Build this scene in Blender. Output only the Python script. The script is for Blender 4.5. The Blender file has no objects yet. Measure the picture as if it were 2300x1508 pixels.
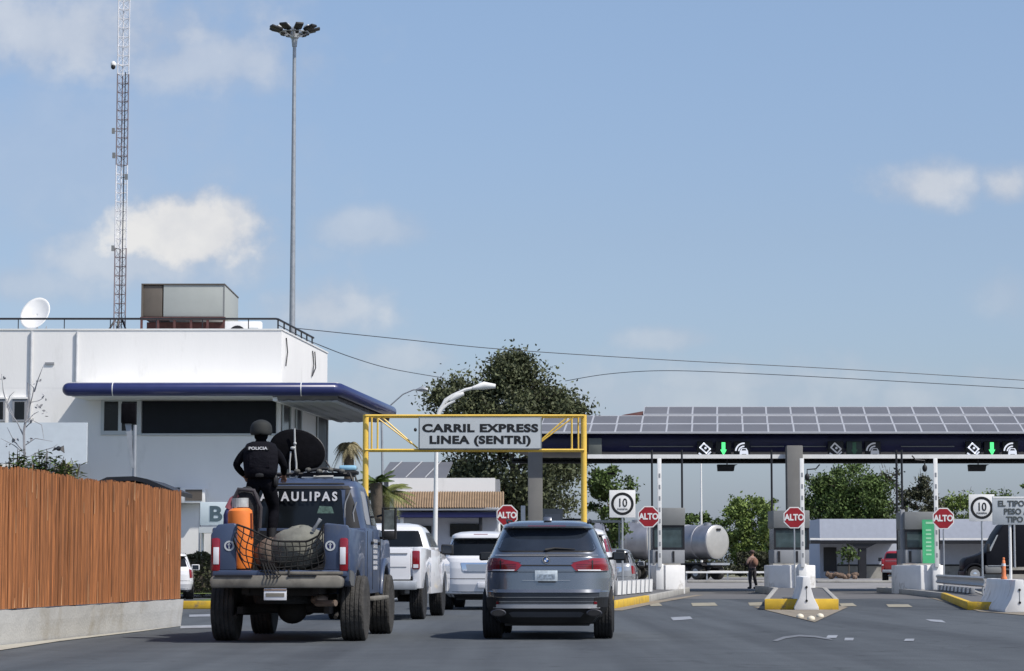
import bpy, bmesh, math, random
import numpy as np
from mathutils import Vector, Matrix
R = math.radians
random.seed(7); rng = np.random.default_rng(7)
sc = bpy.context.scene
COL = sc.collection
# ------------------------------------------------------------------ camera
FPX = 5600.0; H = 1.1; TILT = math.atan(514/FPX)
cd = bpy.data.cameras.new('camera'); cam = bpy.data.objects.new('camera', cd); COL.objects.link(cam)
cd.sensor_width = 36; cd.lens = FPX/2300*36; cd.clip_end = 6000; cd.clip_start = .5
cam.location = (0, 0, H); cam.rotation_euler = (R(90)+TILT, 0, 0)
sc.camera = cam
def at(px, py, Y):
    """world X,Z of a photo pixel at real distance Y"""
    u = (px-1150)/FPX; v = (754-py)/FPX
    s = Y/(math.cos(TILT)-v*math.sin(TILT))
    return u*s, H+s*(math.sin(TILT)+v*math.cos(TILT))
def AX(px, Y, py=1268): return at(px, py, Y)[0]
def AZ(py, Y): return at(1150, py, Y)[1]
def GY(py): return H*5623/(py-1268)
# ------------------------------------------------------------------ light
SUN = Vector((0.66, -0.46, 1.0)).normalized()
SEL = math.asin(SUN.z); SAZ = math.atan2(SUN.x, SUN.y)
w = bpy.data.worlds.new('World'); sc.world = w; w.use_nodes = True
nt = w.node_tree; N = nt.nodes; L = nt.links; N.clear()
def nd(t, **k):
    n = N.new(t)
    for a, b in k.items(): setattr(n, a, b)
    return n
def mth(op, a, b=None, c=None):
    n = nd('ShaderNodeMath', operation=op)
    for i, x in enumerate((a, b, c)):
        if x is None: continue
        if isinstance(x, (int, float)): n.inputs[i].default_value = x
        else: L.new(x, n.inputs[i])
    return n.outputs[0]
sky = nd('ShaderNodeTexSky', sky_type='NISHITA'); sky.sun_disc = False
sky.sun_elevation = SEL; sky.sun_rotation = SAZ; sky.air_density = 1.15; sky.dust_density = 1.1; sky.ozone_density = 2.6; sky.altitude = 0
tc = nd('ShaderNodeTexCoord'); sep = nd('ShaderNodeSeparateXYZ'); L.new(tc.outputs['Generated'], sep.inputs[0])
yy = mth('MAXIMUM', sep.outputs[1], .05)
az = mth('DIVIDE', sep.outputs[0], yy); el = mth('DIVIDE', sep.outputs[2], yy)
comb = nd('ShaderNodeCombineXYZ'); L.new(az, comb.inputs[0]); L.new(el, comb.inputs[1])
nz = nd('ShaderNodeTexNoise'); nz.inputs['Scale'].default_value = 26; nz.inputs['Detail'].default_value = 7; nz.inputs['Roughness'].default_value = .55
L.new(comb.outputs[0], nz.inputs['Vector'])
nz2 = nd('ShaderNodeTexNoise'); nz2.inputs['Scale'].default_value = 85; nz2.inputs['Detail'].default_value = 8
L.new(comb.outputs[0], nz2.inputs['Vector'])
nv = mth('ADD', mth('MULTIPLY', mth('SUBTRACT', nz.outputs[0], .5), 2.0), mth('MULTIPLY', mth('SUBTRACT', nz2.outputs[0], .5), .6))
# clouds of the photo: tangent-plane position, half sizes, strength
def cdir(px, py): return (px-1150)/5623, (1268-py)/5600*1.005
CL = [(100, 350, 620, 260, .22), (425, 520, 190, 105, 1.0), (505, 500, 85, 75, .9), (330, 590, 380, 90, .55), (150, 70, 560, 140, .62), (430, 130, 360, 100, .52), (820, 515, 150, 55, .40),
      (2110, 415, 140, 65, .72), (2280, 415, 80, 55, .72), (720, 700, 170, 80, .60), (900, 810, 180, 48, .45), (1500, 765, 130, 35, .40),
      (1650, 860, 420, 50, .42), (2280, 665, 90, 70, .25), (60, 640, 300, 60, .42), (1250, 900, 1600, 110, .38), (-500, 500, 500, 150, .8), (2900, 300, 420, 160, .6), (1500,-500,700,150,.6), (500,-900,600,160,.6)]
tot = None
for (px, py, rx, ry, st) in CL:
    cx, cy = cdir(px, py)
    dx = mth('DIVIDE', mth('SUBTRACT', az, cx), rx/5600); dy = mth('DIVIDE', mth('SUBTRACT', el, cy), ry/5600)
    d = mth('SQRT', mth('ADD', mth('MULTIPLY', dx, dx), mth('MULTIPLY', dy, dy)))
    m = mth('SUBTRACT', 1.15, d); m = mth('ADD', m, nv)
    mr = nd('ShaderNodeMapRange', interpolation_type='SMOOTHSTEP'); L.new(m, mr.inputs[0])
    mr.inputs[1].default_value = -.05; mr.inputs[2].default_value = .62 if st > .88 else .95; mr.inputs[3].default_value = 0; mr.inputs[4].default_value = st
    tot = mr.outputs[0] if tot is None else mth('MAXIMUM', tot, mr.outputs[0])
fr = nd('ShaderNodeMapRange'); L.new(sep.outputs[1], fr.inputs[0]); fr.inputs[1].default_value = .05; fr.inputs[2].default_value = .3
tot = mth('MULTIPLY', tot, fr.outputs[0])
tint = nd('ShaderNodeMix', data_type='RGBA', blend_type='MULTIPLY'); tint.inputs[0].default_value = 1
L.new(sky.outputs[0], tint.inputs[6]); tint.inputs[7].default_value = (.79, .775, .81, 1)
hz_r = nd('ShaderNodeValToRGB'); L.new(sep.outputs[2], hz_r.inputs[0]); cr = hz_r.color_ramp
for i, (pos, c) in enumerate(((0, (.58,.71,1.08)), (.075, (.74,.79,.95)), (.13, (.82,.82,.90)), (.24, (1,.98,.98)))):
    e = cr.elements[i] if i < 2 else cr.elements.new(pos)
    e.position = pos; e.color = c+(1,)
t2 = nd('ShaderNodeMix', data_type='RGBA', blend_type='MULTIPLY'); t2.inputs[0].default_value = 1; L.new(tint.outputs[2], t2.inputs[6]); L.new(hz_r.outputs[0], t2.inputs[7])
cc = nd('ShaderNodeMix', data_type='RGBA'); L.new(tot, cc.inputs[0]); L.new(t2.outputs[2], cc.inputs[6])
cl_ = nd('ShaderNodeValToRGB'); ce = cl_.color_ramp.elements; ce[0].position = .35; ce[1].position = .65
ce[0].color = (.62,.665,.77,1); ce[1].color = (1,1,1,1); L.new(mth('ADD', mth('MULTIPLY', nz.outputs[0], .6), mth('MULTIPLY', tot, .30)), cl_.inputs[0])
cs_ = nd('ShaderNodeMix', data_type='RGBA', blend_type='MULTIPLY'); cs_.inputs[0].default_value = 1; L.new(cl_.outputs[0], cs_.inputs[6]); cs_.inputs[7].default_value = (1,1,1,1)
vm = nd('ShaderNodeVectorMath', operation='SCALE'); L.new(cs_.outputs[2], vm.inputs[0]); vm.inputs[3].default_value = 4.7; L.new(vm.outputs[0], cc.inputs[7])
bg = nd('ShaderNodeBackground'); bg.inputs[1].default_value = .13; L.new(cc.outputs[2], bg.inputs[0])
wo = nd('ShaderNodeOutputWorld'); L.new(bg.outputs[0], wo.inputs[0])
sl = bpy.data.lights.new('sun', 'SUN'); sl.energy = 3.2; sl.angle = R(.5); sl.color = (1, .95, .87)
so = bpy.data.objects.new('sun', sl); COL.objects.link(so); so.location = (20, -20, 60)
so.rotation_euler = (-SUN).to_track_quat('-Z', 'Y').to_euler()
sc.view_settings.view_transform = 'Standard'; sc.view_settings.look = 'None'; sc.view_settings.exposure = .40; sc.view_settings.gamma = 1
# ------------------------------------------------------------------ materials
def M(name, rgb, rough=.6, metal=0, var=.12, vs=3, bump=0, bs=40, coat=0, spec=.5, stain=None, sscale=1.2, emit=0, stretch=None, island=0):
    m = bpy.data.materials.new(name); m.use_nodes = True; t = m.node_tree; n = t.nodes; l = t.links
    b = n['Principled BSDF']; b.inputs['Roughness'].default_value = rough; b.inputs['Metallic'].default_value = metal
    b.inputs['Coat Weight'].default_value = coat; b.inputs['Coat Roughness'].default_value = .05; b.inputs['Specular IOR Level'].default_value = spec
    c = n.new('ShaderNodeTexCoord'); vec = c.outputs['Object']
    if stretch:
        mp = n.new('ShaderNodeMapping'); mp.inputs['Scale'].default_value = stretch; l.new(vec, mp.inputs[0]); vec = mp.outputs[0]
    tx = n.new('ShaderNodeTexNoise'); tx.inputs['Scale'].default_value = vs; tx.inputs['Detail'].default_value = 6; l.new(vec, tx.inputs['Vector'])
    r = n.new('ShaderNodeValToRGB'); r.color_ramp.elements[0].position = .3; r.color_ramp.elements[1].position = .7
    r.color_ramp.elements[0].color = tuple(x*(1-var) for x in rgb)+(1,); r.color_ramp.elements[1].color = tuple(min(1, x*(1+var)) for x in rgb)+(1,)
    l.new(tx.outputs[0], r.inputs[0]); out = r.outputs[0]
    if island:
        g = n.new('ShaderNodeNewGeometry'); h = n.new('ShaderNodeHueSaturation'); mr = n.new('ShaderNodeMapRange')
        mr.inputs[3].default_value = 1-island; mr.inputs[4].default_value = 1+island; l.new(g.outputs['Random Per Island'], mr.inputs[0])
        l.new(mr.outputs[0], h.inputs['Value']); l.new(out, h.inputs['Color']); out = h.outputs[0]
    if stain:
        t2 = n.new('ShaderNodeTexNoise'); t2.inputs['Scale'].default_value = sscale; t2.inputs['Detail'].default_value = 8; t2.inputs['Roughness'].default_value = .65; l.new(vec, t2.inputs['Vector'])
        r2 = n.new('ShaderNodeValToRGB'); r2.color_ramp.elements[0].position = stain[3]; r2.color_ramp.elements[1].position = stain[3]+.18
        l.new(t2.outputs[0], r2.inputs[0]); mx = n.new('ShaderNodeMix'); mx.data_type = 'RGBA'
        l.new(r2.outputs[0], mx.inputs[0]); l.new(out, mx.inputs[6]); mx.inputs[7].default_value = stain[:3]+(1,); out = mx.outputs[2]
    l.new(out, b.inputs['Base Color'])
    rr = n.new('ShaderNodeMapRange'); l.new(tx.outputs[0], rr.inputs[0]); rr.inputs[3].default_value = max(0, rough-.08); rr.inputs[4].default_value = min(1, rough+.08); l.new(rr.outputs[0], b.inputs['Roughness'])
    if bump:
        t3 = n.new('ShaderNodeTexNoise'); t3.inputs['Scale'].default_value = bs; t3.inputs['Detail'].default_value = 4; l.new(vec, t3.inputs['Vector'])
        bp = n.new('ShaderNodeBump'); bp.inputs['Strength'].default_value = bump; bp.inputs['Distance'].default_value = .02
        l.new(t3.outputs[0], bp.inputs['Height']); l.new(bp.outputs[0], b.inputs['Normal'])
    if emit:
        b.inputs['Emission Color'].default_value = rgb+(1,); b.inputs['Emission Strength'].default_value = emit
    return m
m_asph = M('asphalt', (.082, .092, .103), .9, var=.10, vs=1.3, bump=.5, bs=60, spec=.25, stain=(.068, .076, .086, .55), sscale=.22)
_t = m_asph.node_tree; _b = _t.nodes['Principled BSDF']; _src = _b.inputs['Base Color'].links[0].from_socket
_c = _t.nodes.new('ShaderNodeTexCoord'); _m = _t.nodes.new('ShaderNodeMapping'); _m.inputs['Scale'].default_value = (1.1, .035, 1); _t.links.new(_c.outputs['Object'], _m.inputs[0])
_n = _t.nodes.new('ShaderNodeTexNoise'); _n.inputs['Scale'].default_value = 1.0; _n.inputs['Detail'].default_value = 5; _t.links.new(_m.outputs[0], _n.inputs['Vector'])
_r = _t.nodes.new('ShaderNodeValToRGB'); _r.color_ramp.elements[0].position = .36; _r.color_ramp.elements[0].color = (.80,.80,.80,1); _r.color_ramp.elements[1].position = .64; _r.color_ramp.elements[1].color = (1.16,1.16,1.14,1); _t.links.new(_n.outputs[0], _r.inputs[0])
_x = _t.nodes.new('ShaderNodeMix'); _x.data_type = 'RGBA'; _x.blend_type = 'MULTIPLY'; _x.inputs[0].default_value = 1; _t.links.new(_src, _x.inputs[6]); _t.links.new(_r.outputs[0], _x.inputs[7])
_v = _t.nodes.new('ShaderNodeTexVoronoi'); _v.feature = 'DISTANCE_TO_EDGE'; _v.inputs['Scale'].default_value = .16; _w = _t.nodes.new('ShaderNodeTexNoise'); _w.inputs['Scale'].default_value = .8; _w.inputs['Detail'].default_value = 5
_a = _t.nodes.new('ShaderNodeVectorMath'); _a.operation = 'ADD'; _t.links.new(_c.outputs['Object'], _w.inputs['Vector']); _s = _t.nodes.new('ShaderNodeVectorMath'); _s.operation = 'SCALE'; _s.inputs[3].default_value = 2.2; _t.links.new(_w.outputs[1], _s.inputs[0]); _t.links.new(_c.outputs['Object'], _a.inputs[0]); _t.links.new(_s.outputs[0], _a.inputs[1]); _t.links.new(_a.outputs[0], _v.inputs['Vector'])
_q = _t.nodes.new('ShaderNodeValToRGB'); _q.color_ramp.elements[0].position = .001; _q.color_ramp.elements[0].color = (.72,.72,.72,1); _q.color_ramp.elements[1].position = .006; _q.color_ramp.elements[1].color = (1,1,1,1); _t.links.new(_v.outputs[0], _q.inputs[0])
_y = _t.nodes.new('ShaderNodeMix'); _y.data_type = 'RGBA'; _y.blend_type = 'MULTIPLY'; _y.inputs[0].default_value = 1; _t.links.new(_x.outputs[2], _y.inputs[6]); _t.links.new(_q.outputs[0], _y.inputs[7])
_sp = _t.nodes.new('ShaderNodeTexNoise'); _sp.inputs['Scale'].default_value = 1.6; _sp.inputs['Detail'].default_value = 3; _t.links.new(_c.outputs['Object'], _sp.inputs['Vector']); _sr = _t.nodes.new('ShaderNodeValToRGB'); _sr.color_ramp.elements[0].position = .66; _sr.color_ramp.elements[0].color = (1,1,1,1); _sr.color_ramp.elements[1].position = .74; _sr.color_ramp.elements[1].color = (.70,.70,.70,1); _t.links.new(_sp.outputs[0], _sr.inputs[0])
_z = _t.nodes.new('ShaderNodeMix'); _z.data_type = 'RGBA'; _z.blend_type = 'MULTIPLY'; _z.inputs[0].default_value = 1; _t.links.new(_y.outputs[2], _z.inputs[6]); _t.links.new(_sr.outputs[0], _z.inputs[7]); _t.links.new(_z.outputs[2], _b.inputs['Base Color'])
m_conc_far = M('far concrete road', (.25, .24, .23), .9, var=.15, vs=.6, stain=(.15, .15, .15, .5), sscale=.5)
m_conc_road = M('old concrete road', (.125, .122, .12), .9, var=.15, vs=.6, stain=(.085, .088, .095, .5), sscale=.5)
m_dirt = M('dry ground', (.20, .19, .12), .95, var=.25, vs=.7, stain=(.10, .13, .05, .5), sscale=.3)
m_grass = M('grass', (.09, .13, .03), .95, var=.35, vs=2, bump=1, bs=30)
m_wallw = M('white painted stucco', (.82, .81, .785), .8, var=.02, vs=1, bump=.15, bs=12, stain=(.68, .67, .64, .58), sscale=1.1, stretch=(1, 1, .3))
m_white = M('white paint', (.78, .775, .75), .55, var=.05, vs=3)
m_whited = M('dirty white paint', (.74, .735, .72), .7, var=.08, vs=2, stain=(.40, .37, .33, .565), sscale=2.2)
m_conc = M('weathered concrete', (.36, .35, .32), .9, var=.10, vs=2.5, bump=.3, bs=25, stain=(.24, .225, .20, .52), sscale=1.3)
m_colc = M('grey concrete column', (.18, .176, .165), .9, var=.10, vs=1.5, bump=.2)
m_sand = M('sandy cement', (.24, .205, .155), .95, var=.3, vs=4, bump=.4, stain=(.10,.105,.11,.56), sscale=1.5)
m_navy = M('navy glossy cladding', (.018, .025, .105), .32, var=.1, vs=2, coat=.4)
m_navyd = M('dark navy cladding', (.012, .015, .075), .4, var=.1, vs=2)
m_dark = M('black steel', (.012, .012, .015), .45, var=.2)
m_blackm = M('matte black plastic', (.010, .010, .011), .6, var=.2)
m_under = M('muddy underbody', (.022, .019, .017), .9, var=.4, vs=6, stain=(.07, .06, .05, .62), sscale=4)
m_yel = M('yellow gantry paint', (.80, .53, .09), .45, var=.08, vs=3, stain=(.62, .48, .18, .62), sscale=4)
m_yelk = M('worn yellow kerb paint', (.62, .40, .035), .8, var=.15, vs=4, stain=(.26, .20, .12, .545), sscale=3.5)
m_alu = M('aluminium', (.38, .39, .41), .5, 0, var=.06)
m_galv = M('galvanised steel', (.38, .40, .42), .5, .5, var=.1, vs=5)
m_grey = M('grey sheet metal', (.21, .215, .21), .55, .2, var=.06, vs=2)
m_greylt = M('light grey panel', (.26, .27, .285), .6, var=.06, vs=2)
m_panel = M('solar cell glass', (.135, .138, .15), .55, var=.10, vs=.35, coat=0, spec=.3, island=.18)
m_glass = M('dark tinted glass', (.008, .010, .012), .14, var=.2, spec=.32)
m_glassb = M('smoked rear glass', (.018, .024, .034), .10, var=.2, spec=.7)
m_glassg = M('greenish booth glass', (.05, .075, .08), .15, var=.3, vs=3)
m_signg = M('light grey sign sheet', (.50, .53, .54), .5, var=.03)
m_black = M('black lettering', (.006, .006, .006), .5, var=.1)
m_red = M('red sign sheet', (.30, .010, .016), .4, var=.08)
m_redl = M('red lamp lens', (.25, .007, .013), .18, var=.15, coat=.6)
m_redld = M('dark red lamp lens', (.16, .004, .010), .15, var=.15, coat=.6)
m_lensw = M('clear lamp lens', (.72, .72, .74), .15, var=.05, coat=.5)
m_green = M('lit green arrow', (.10, .85, .25), .5, emit=.9)
m_greend = M('unlit green arrow', (.05, .14, .07), .5)
m_banner = M('green banner', (.06, .42, .18), .6, var=.1, vs=4)
m_tyre = M('tyre rubber', (.016, .016, .017), .85, var=.3, vs=8, bump=.8, bs=30)
m_tyred = M('dusty tyre rubber', (.045, .043, .040), .9, var=.35, vs=6, bump=1, bs=26)
m_rim = M('alloy rim', (.42, .42, .42), .35, .7, var=.1)
m_rimd = M('muddy steel rim', (.13, .12, .11), .7, .3, var=.3, vs=9)
m_blue = M('police blue paint', (.048, .070, .128), .42, var=.14, vs=2, coat=.25, stain=(.085, .092, .11, .56), sscale=1.6)
m_mud = M('dusty bumper steel', (.21, .195, .165), .7, .2, var=.2, vs=5, stain=(.12, .11, .095, .5), sscale=3)
m_bmw = M('dark grey metallic paint', (.20, .215, .235), .26, .80, var=.03, coat=1)
m_wpaint = M('white car paint', (.74, .74, .75), .3, var=.02, coat=.8)
m_silver = M('silver car paint', (.40, .41, .42), .3, .6, var=.03, coat=.8)
m_redp = M('red car paint', (.30, .012, .015), .3, var=.06, coat=.8)
m_blkp = M('black truck paint', (.006, .007, .011), .55, var=.1, coat=0, spec=.15)
m_chrome = M('chrome', (.75, .76, .78), .12, 1, var=.03)
m_plate = M('plate face', (.55, .62, .66), .5, var=.2, vs=18)
m_orange = M('orange cylinder paint', (.80, .21, .035), .45, var=.08, vs=4, stain=(.55, .16, .04, .64), sscale=5)
m_mblk = M('dull black cloth or cover', (.0045, .0045, .006), .95, var=.3, vs=6, bump=.5, bs=14, spec=.08)
m_net = M('black cargo net', (.012, .012, .012), .9)
m_sack = M('grey green canvas', (.17, .17, .145), .95, var=.2, vs=5, bump=.6, bs=12)
m_uni = M('black uniform cloth', (.005, .005, .0075), .95, var=.4, vs=6, bump=1, bs=9, spec=.1)
m_vest = M('black ballistic vest', (.007, .007, .011), .9, var=.3, bump=.8, bs=14, spec=.15)
m_helm = M('dull black helmet', (.017, .019, .018), .8, var=.25, vs=8)
m_skin = M('skin', (.32, .17, .11), .55, var=.08)
m_hair = M('dark hair', (.012, .010, .009), .8)
m_tan = M('tan camouflage cloth', (.34, .23, .20), .9, var=.5, vs=7)
m_dgrey = M('dark grey trousers cloth', (.05, .045, .05), .9, var=.3, vs=5)
m_bpack = M('dark grey rucksack cloth', (.016, .016, .018), .85, var=.4, vs=9, bump=.5)
m_lbag = M('pale grey valve guard', (.45, .46, .45), .6, .2, var=.15, vs=12)
m_bcloth = M('blue cloth', (.06, .06, .17), .9, var=.3, vs=6)
m_rcloth = M('faded red cloth', (.38, .12, .14), .9, var=.2)
m_polew = M('grey white pole', (.46, .47, .46), .5, var=.15, vs=6)
m_tank = M('brushed tank shell', (.33, .335, .36), .42, .6, var=.12, vs=2)
m_tankend = M('tank end plate', (.46, .45, .42), .45, .4, var=.05)
m_tile = M('brown roof tile', (.27, .19, .12), .8, var=.15, vs=3)
m_tiled = M('corrugated dark sheet', (.15, .145, .155), .5, var=.2, vs=2)
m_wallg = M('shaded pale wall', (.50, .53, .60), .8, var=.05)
m_acb = M('brown louvre', (.10, .085, .070), .7, var=.1)
m_acg = M('air conditioner grey green', (.34, .36, .34), .6, var=.03)
m_rust = M('rusty red frame', (.09, .035, .032), .8, var=.3, vs=6)
m_lat1 = M('white tower paint', (.70, .70, .72), .6, var=.1)
m_lat2 = M('faded red tower paint', (.20, .165, .175), .6, var=.2)
m_bark = M('bark', (.10, .08, .06), .95, var=.3, vs=5, bump=.8)
m_barkp = M('pale bark', (.30, .30, .31), .95, var=.3, vs=5)
m_reed = M('red brown reed', (.32, .125, .044), .8, var=.48, vs=2.6, stretch=(26, 26, .8), island=.38, stain=(.13, .045, .018, .58), sscale=1.3)
m_reedlt = M('pale reed tips', (.45, .24, .12), .8, var=.25, island=.2)
def leafmat(name, rgb, isl=.35):
    m = M(name, rgb, .65, var=.30, vs=.8, island=isl, spec=.3)
    b = m.node_tree.nodes['Principled BSDF']
    return m
m_leaft = leafmat('dusty olive leaves', (.076, .088, .042))
m_leafd = leafmat('dark olive leaves', (.046, .050, .026))
m_leafm = leafmat('mid green leaves', (.072, .112, .028))
m_leafl = leafmat('light green leaves', (.145, .20, .05))
m_leafy = leafmat('yellow green leaves', (.17, .19, .06))
m_leafb = leafmat('dry palm leaves', (.24, .21, .12))
# ------------------------------------------------------------------ mesh builder
class MB:
    def __init__(s): s.v = []; s.f = []; s.mi = []; s.cur = 0
    def add(s, vs, fs, mi=None):
        o = len(s.v); s.v += [tuple(v) for v in vs]; s.f += [tuple(i+o for i in f) for f in fs]
        s.mi += [s.cur if mi is None else mi]*len(fs); return s
    def box(s, x0, x1, y0, y1, z0, z1, mi=None):
        return s.add([(x0,y0,z0),(x1,y0,z0),(x1,y1,z0),(x0,y1,z0),(x0,y0,z1),(x1,y0,z1),(x1,y1,z1),(x0,y1,z1)],
                     [(3,2,1,0),(4,5,6,7),(0,1,5,4),(1,2,6,5),(2,3,7,6),(3,0,4,7)], mi)
    def tube(s, pts, r, n=8, cap=True, mi=None):
        pts = [Vector(p) for p in pts]; k = len(pts); rs = r if isinstance(r, (list, tuple)) else [r]*k
        vs = []; prev = None
        for i, p in enumerate(pts):
            t = (pts[min(i+1, k-1)]-pts[max(i-1, 0)]).normalized()
            if prev is None:
                a = Vector((0, 0, 1)) if abs(t.z) < .9 else Vector((1, 0, 0)); u = t.cross(a).normalized()
            else: u = (prev-t*prev.dot(t)).normalized()
            prev = u; q = t.cross(u)
            for j in range(n):
                an = 2*math.pi*j/n; vs.append(p+(u*math.cos(an)+q*math.sin(an))*rs[i])
        fs = [(i*n+j, i*n+(j+1) % n, (i+1)*n+(j+1) % n, (i+1)*n+j) for i in range(k-1) for j in range(n)]
        if cap: fs += [tuple(range(n))[::-1], tuple(range((k-1)*n, k*n))]
        return s.add(vs, fs, mi)
    def lathe(s, prof, c=(0,0,0), axis='z', n=24, mi=None):
        """prof list of (r, h); caps where r==0 by tiny ring"""
        vs = []
        for (r, h) in prof:
            for j in range(n):
                a = 2*math.pi*j/n; p = (r*math.cos(a), r*math.sin(a), h)
                if axis == 'x': p = (p[2], p[0], p[1])
                elif axis == 'y': p = (p[0], p[2], p[1])
                vs.append((p[0]+c[0], p[1]+c[1], p[2]+c[2]))
        k = len(prof)
        fs = [(i*n+j, i*n+(j+1) % n, (i+1)*n+(j+1) % n, (i+1)*n+j) for i in range(k-1) for j in range(n)]
        fs += [tuple(range(n))[::-1], tuple(range((k-1)*n, k*n))]
        return s.add(vs, fs, mi)
    def prism(s, poly, a0, a1, axis='x', mi=None):
        n = len(poly)
        def P(a, p):
            return (a, p[0], p[1]) if axis == 'x' else ((p[0], a, p[1]) if axis == 'y' else (p[0], p[1], a))
        vs = [P(a0, p) for p in poly]+[P(a1, p) for p in poly]
        fs = [tuple(range(n)), tuple(range(2*n-1, n-1, -1))]+[(i, i+n, (i+1) % n+n, (i+1) % n) for i in range(n)]
        return s.add(vs, fs, mi)
    def ell(s, c, r, n=16, m=10, mi=None, jit=0):
        vs = []
        for i in range(m+1):
            ph = math.pi*i/m
            for j in range(n):
                a = 2*math.pi*j/n; k = 1+random.uniform(-jit, jit)
                vs.append((c[0]+r[0]*math.sin(ph)*math.cos(a)*k, c[1]+r[1]*math.sin(ph)*math.sin(a)*k, c[2]+r[2]*math.cos(ph)*k))
        fs = [(i*n+j, i*n+(j+1) % n, (i+1)*n+(j+1) % n, (i+1)*n+j) for i in range(m) for j in range(n)]
        return s.add(vs, fs, mi)
    def build(s, name, mat, parent=None, smooth=False, bevel=0, seg=2, ang=35, loc=None, fix=True):
        me = bpy.data.meshes.new(name); me.from_pydata(s.v, [], s.f)
        mats = mat if isinstance(mat, (list, tuple)) else [mat]
        for m in mats: me.materials.append(m)
        if len(mats) > 1: me.polygons.foreach_set('material_index', s.mi)
        if fix or bevel:
            bm = bmesh.new(); bm.from_mesh(me)
            if bevel:
                bmesh.ops.remove_doubles(bm, verts=bm.verts, dist=1e-4)
            bmesh.ops.recalc_face_normals(bm, faces=bm.faces)
            if bevel:
                es = [e for e in bm.edges if len(e.link_faces) == 2 and e.calc_face_angle(0) > R(ang)]
                bmesh.ops.bevel(bm, geom=es, offset=bevel, segments=seg, affect='EDGES', profile=.5, clamp_overlap=True)
            bm.to_mesh(me); bm.free()
        if smooth or bevel:
            me.polygons.foreach_set('use_smooth', [True]*len(me.polygons)); me.set_sharp_from_angle(angle=R(40))
        o = bpy.data.objects.new(name, me); COL.objects.link(o)
        if parent: o.parent = parent
        if loc is not None: o.location = loc
        return o
def tag(o, label, cat, group=None, kind=None):
    if label: o['label'] = label
    if cat: o['category'] = cat
    if group: o['group'] = group
    if kind: o['kind'] = kind
    return o
def thing(name, label, cat, loc=(0,0,0), rz=0, group=None):
    o = bpy.data.objects.new(name, None); COL.objects.link(o); o.location = loc; o.rotation_euler = (0, 0, rz); o.empty_display_size = .3
    return tag(o, label, cat, group)
def struct(o): o['kind'] = 'structure'; return o
def kids(o): return [c for c in COL.objects if c.parent == o]
def copy_tree(o, loc, label=None, rz=None):
    c = o.copy(); COL.objects.link(c); c.location = loc
    if label: c['label'] = label
    if rz is not None: c.rotation_euler = (0, 0, rz)
    for k in kids(o):
        d = k.copy(); COL.objects.link(d); d.parent = c
        for g in kids(k):
            e = g.copy(); COL.objects.link(e); e.parent = d
    return c
def text(body, size, mat, name, parent, loc, rot=(R(90),0,0), sx=1, bold=0, ext=.004, space=1, align='CENTER'):
    cu = bpy.data.curves.new(name, 'FONT'); cu.body = body; cu.size = size; cu.extrude = ext; cu.offset = bold; cu.space_character = space
    cu.align_x = align; cu.align_y = 'CENTER'; cu.resolution_u = 4
    t = bpy.data.objects.new(name, cu); COL.objects.link(t)
    dg = bpy.context.evaluated_depsgraph_get(); me = bpy.data.meshes.new_from_object(t.evaluated_get(dg)); 
    bpy.data.objects.remove(t)
    me.transform(Matrix.Scale(sx, 4, (1, 0, 0))); me.materials.clear(); me.materials.append(mat)
    o = bpy.data.objects.new(name, me); COL.objects.link(o); o.parent = parent; o.location = loc; o.rotation_euler = rot
    return o
def evalmods(o):
    dg = bpy.context.evaluated_depsgraph_get(); dg.update(); me = bpy.data.meshes.new_from_object(o.evaluated_get(dg))
    o.modifiers.clear(); o.data = me; return o
# ------------------------------------------------------------------ ground
def sheet(name, poly, z, mat):
    mb = MB(); mb.add([(x, y, z) for x, y in poly], [tuple(range(len(poly)))]); o = mb.build(name, mat)
    if o.data.polygons[0].normal.z < 0: o.data.flip_normals()
    return struct(o)
sheet('ground', [(-2500,-300),(2500,-300),(2500,4500),(-2500,4500)], -.03, m_dirt)
sheet('road', [(-40,-40),(60,-40),(60,104),(-9,104),(-14.6,87),(-40,60)], 0, m_asph)
sheet('far_road', [(-12,104.0),(70,104.0),(70,215),(-20,215)], -.002, m_conc_far)
# dirty joint in the lanes ahead of the booths
sheet('concrete_apron', [(4.6,80),(30,80),(32,104),(6.9,104)], .004, m_conc_road)
def flat(name, pts, mat, z=.008):
    return sheet(name, pts, z, mat)
m_wornw = M('worn lane paint', (.28,.30,.33), .85, var=.25, vs=3, stain=(.16,.17,.19,.5), sscale=4)
m_wornb = M('worn bump paint', (.33,.30,.22), .9, var=.25, vs=3, stain=(.14,.14,.13,.48), sscale=3)
def gp(px, py): y = GY(py); return (AX(px, y, py), y)
for q in ([(1552,1355),(1605,1354),(1612,1361),(1556,1362)], [(1455,1354),(1478,1353),(1488,1361),(1462,1362)], [(1680,1354),(1712,1353),(1712,1361),(1684,1361)],
          [(1885,1356),(1915,1355),(1925,1362),(1890,1362)], [(1990,1358),(2040,1358),(2050,1364),(1996,1364)]):
    flat('speed_bump_marking', [gp(*p) for p in q], m_wornb, .010)
for q in ([(1506,1387),(1550,1385),(1556,1391),(1512,1394)], [(2078,1391),(2115,1393),(2125,1399),(2090,1396)], [(1860,1427),(1882,1427),(1878,1433),(1855,1433)],
          [(1898,1433),(1918,1433),(1916,1439),(1896,1439)], [(2034,1435),(2054,1435),(2052,1440),(2030,1440)], [(425,1381),(472,1380),(472,1385),(425,1386)], [(405,1406),(475,1404),(475,1410),(405,1412)]):
    flat('lane_marking', [gp(*p) for p in q], m_wornw, .008)
arc = [(1735,1439),(1760,1430),(1795,1426),(1830,1428),(1865,1434),(1870,1438),(1830,1432),(1795,1430),(1765,1434),(1745,1441)]
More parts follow.
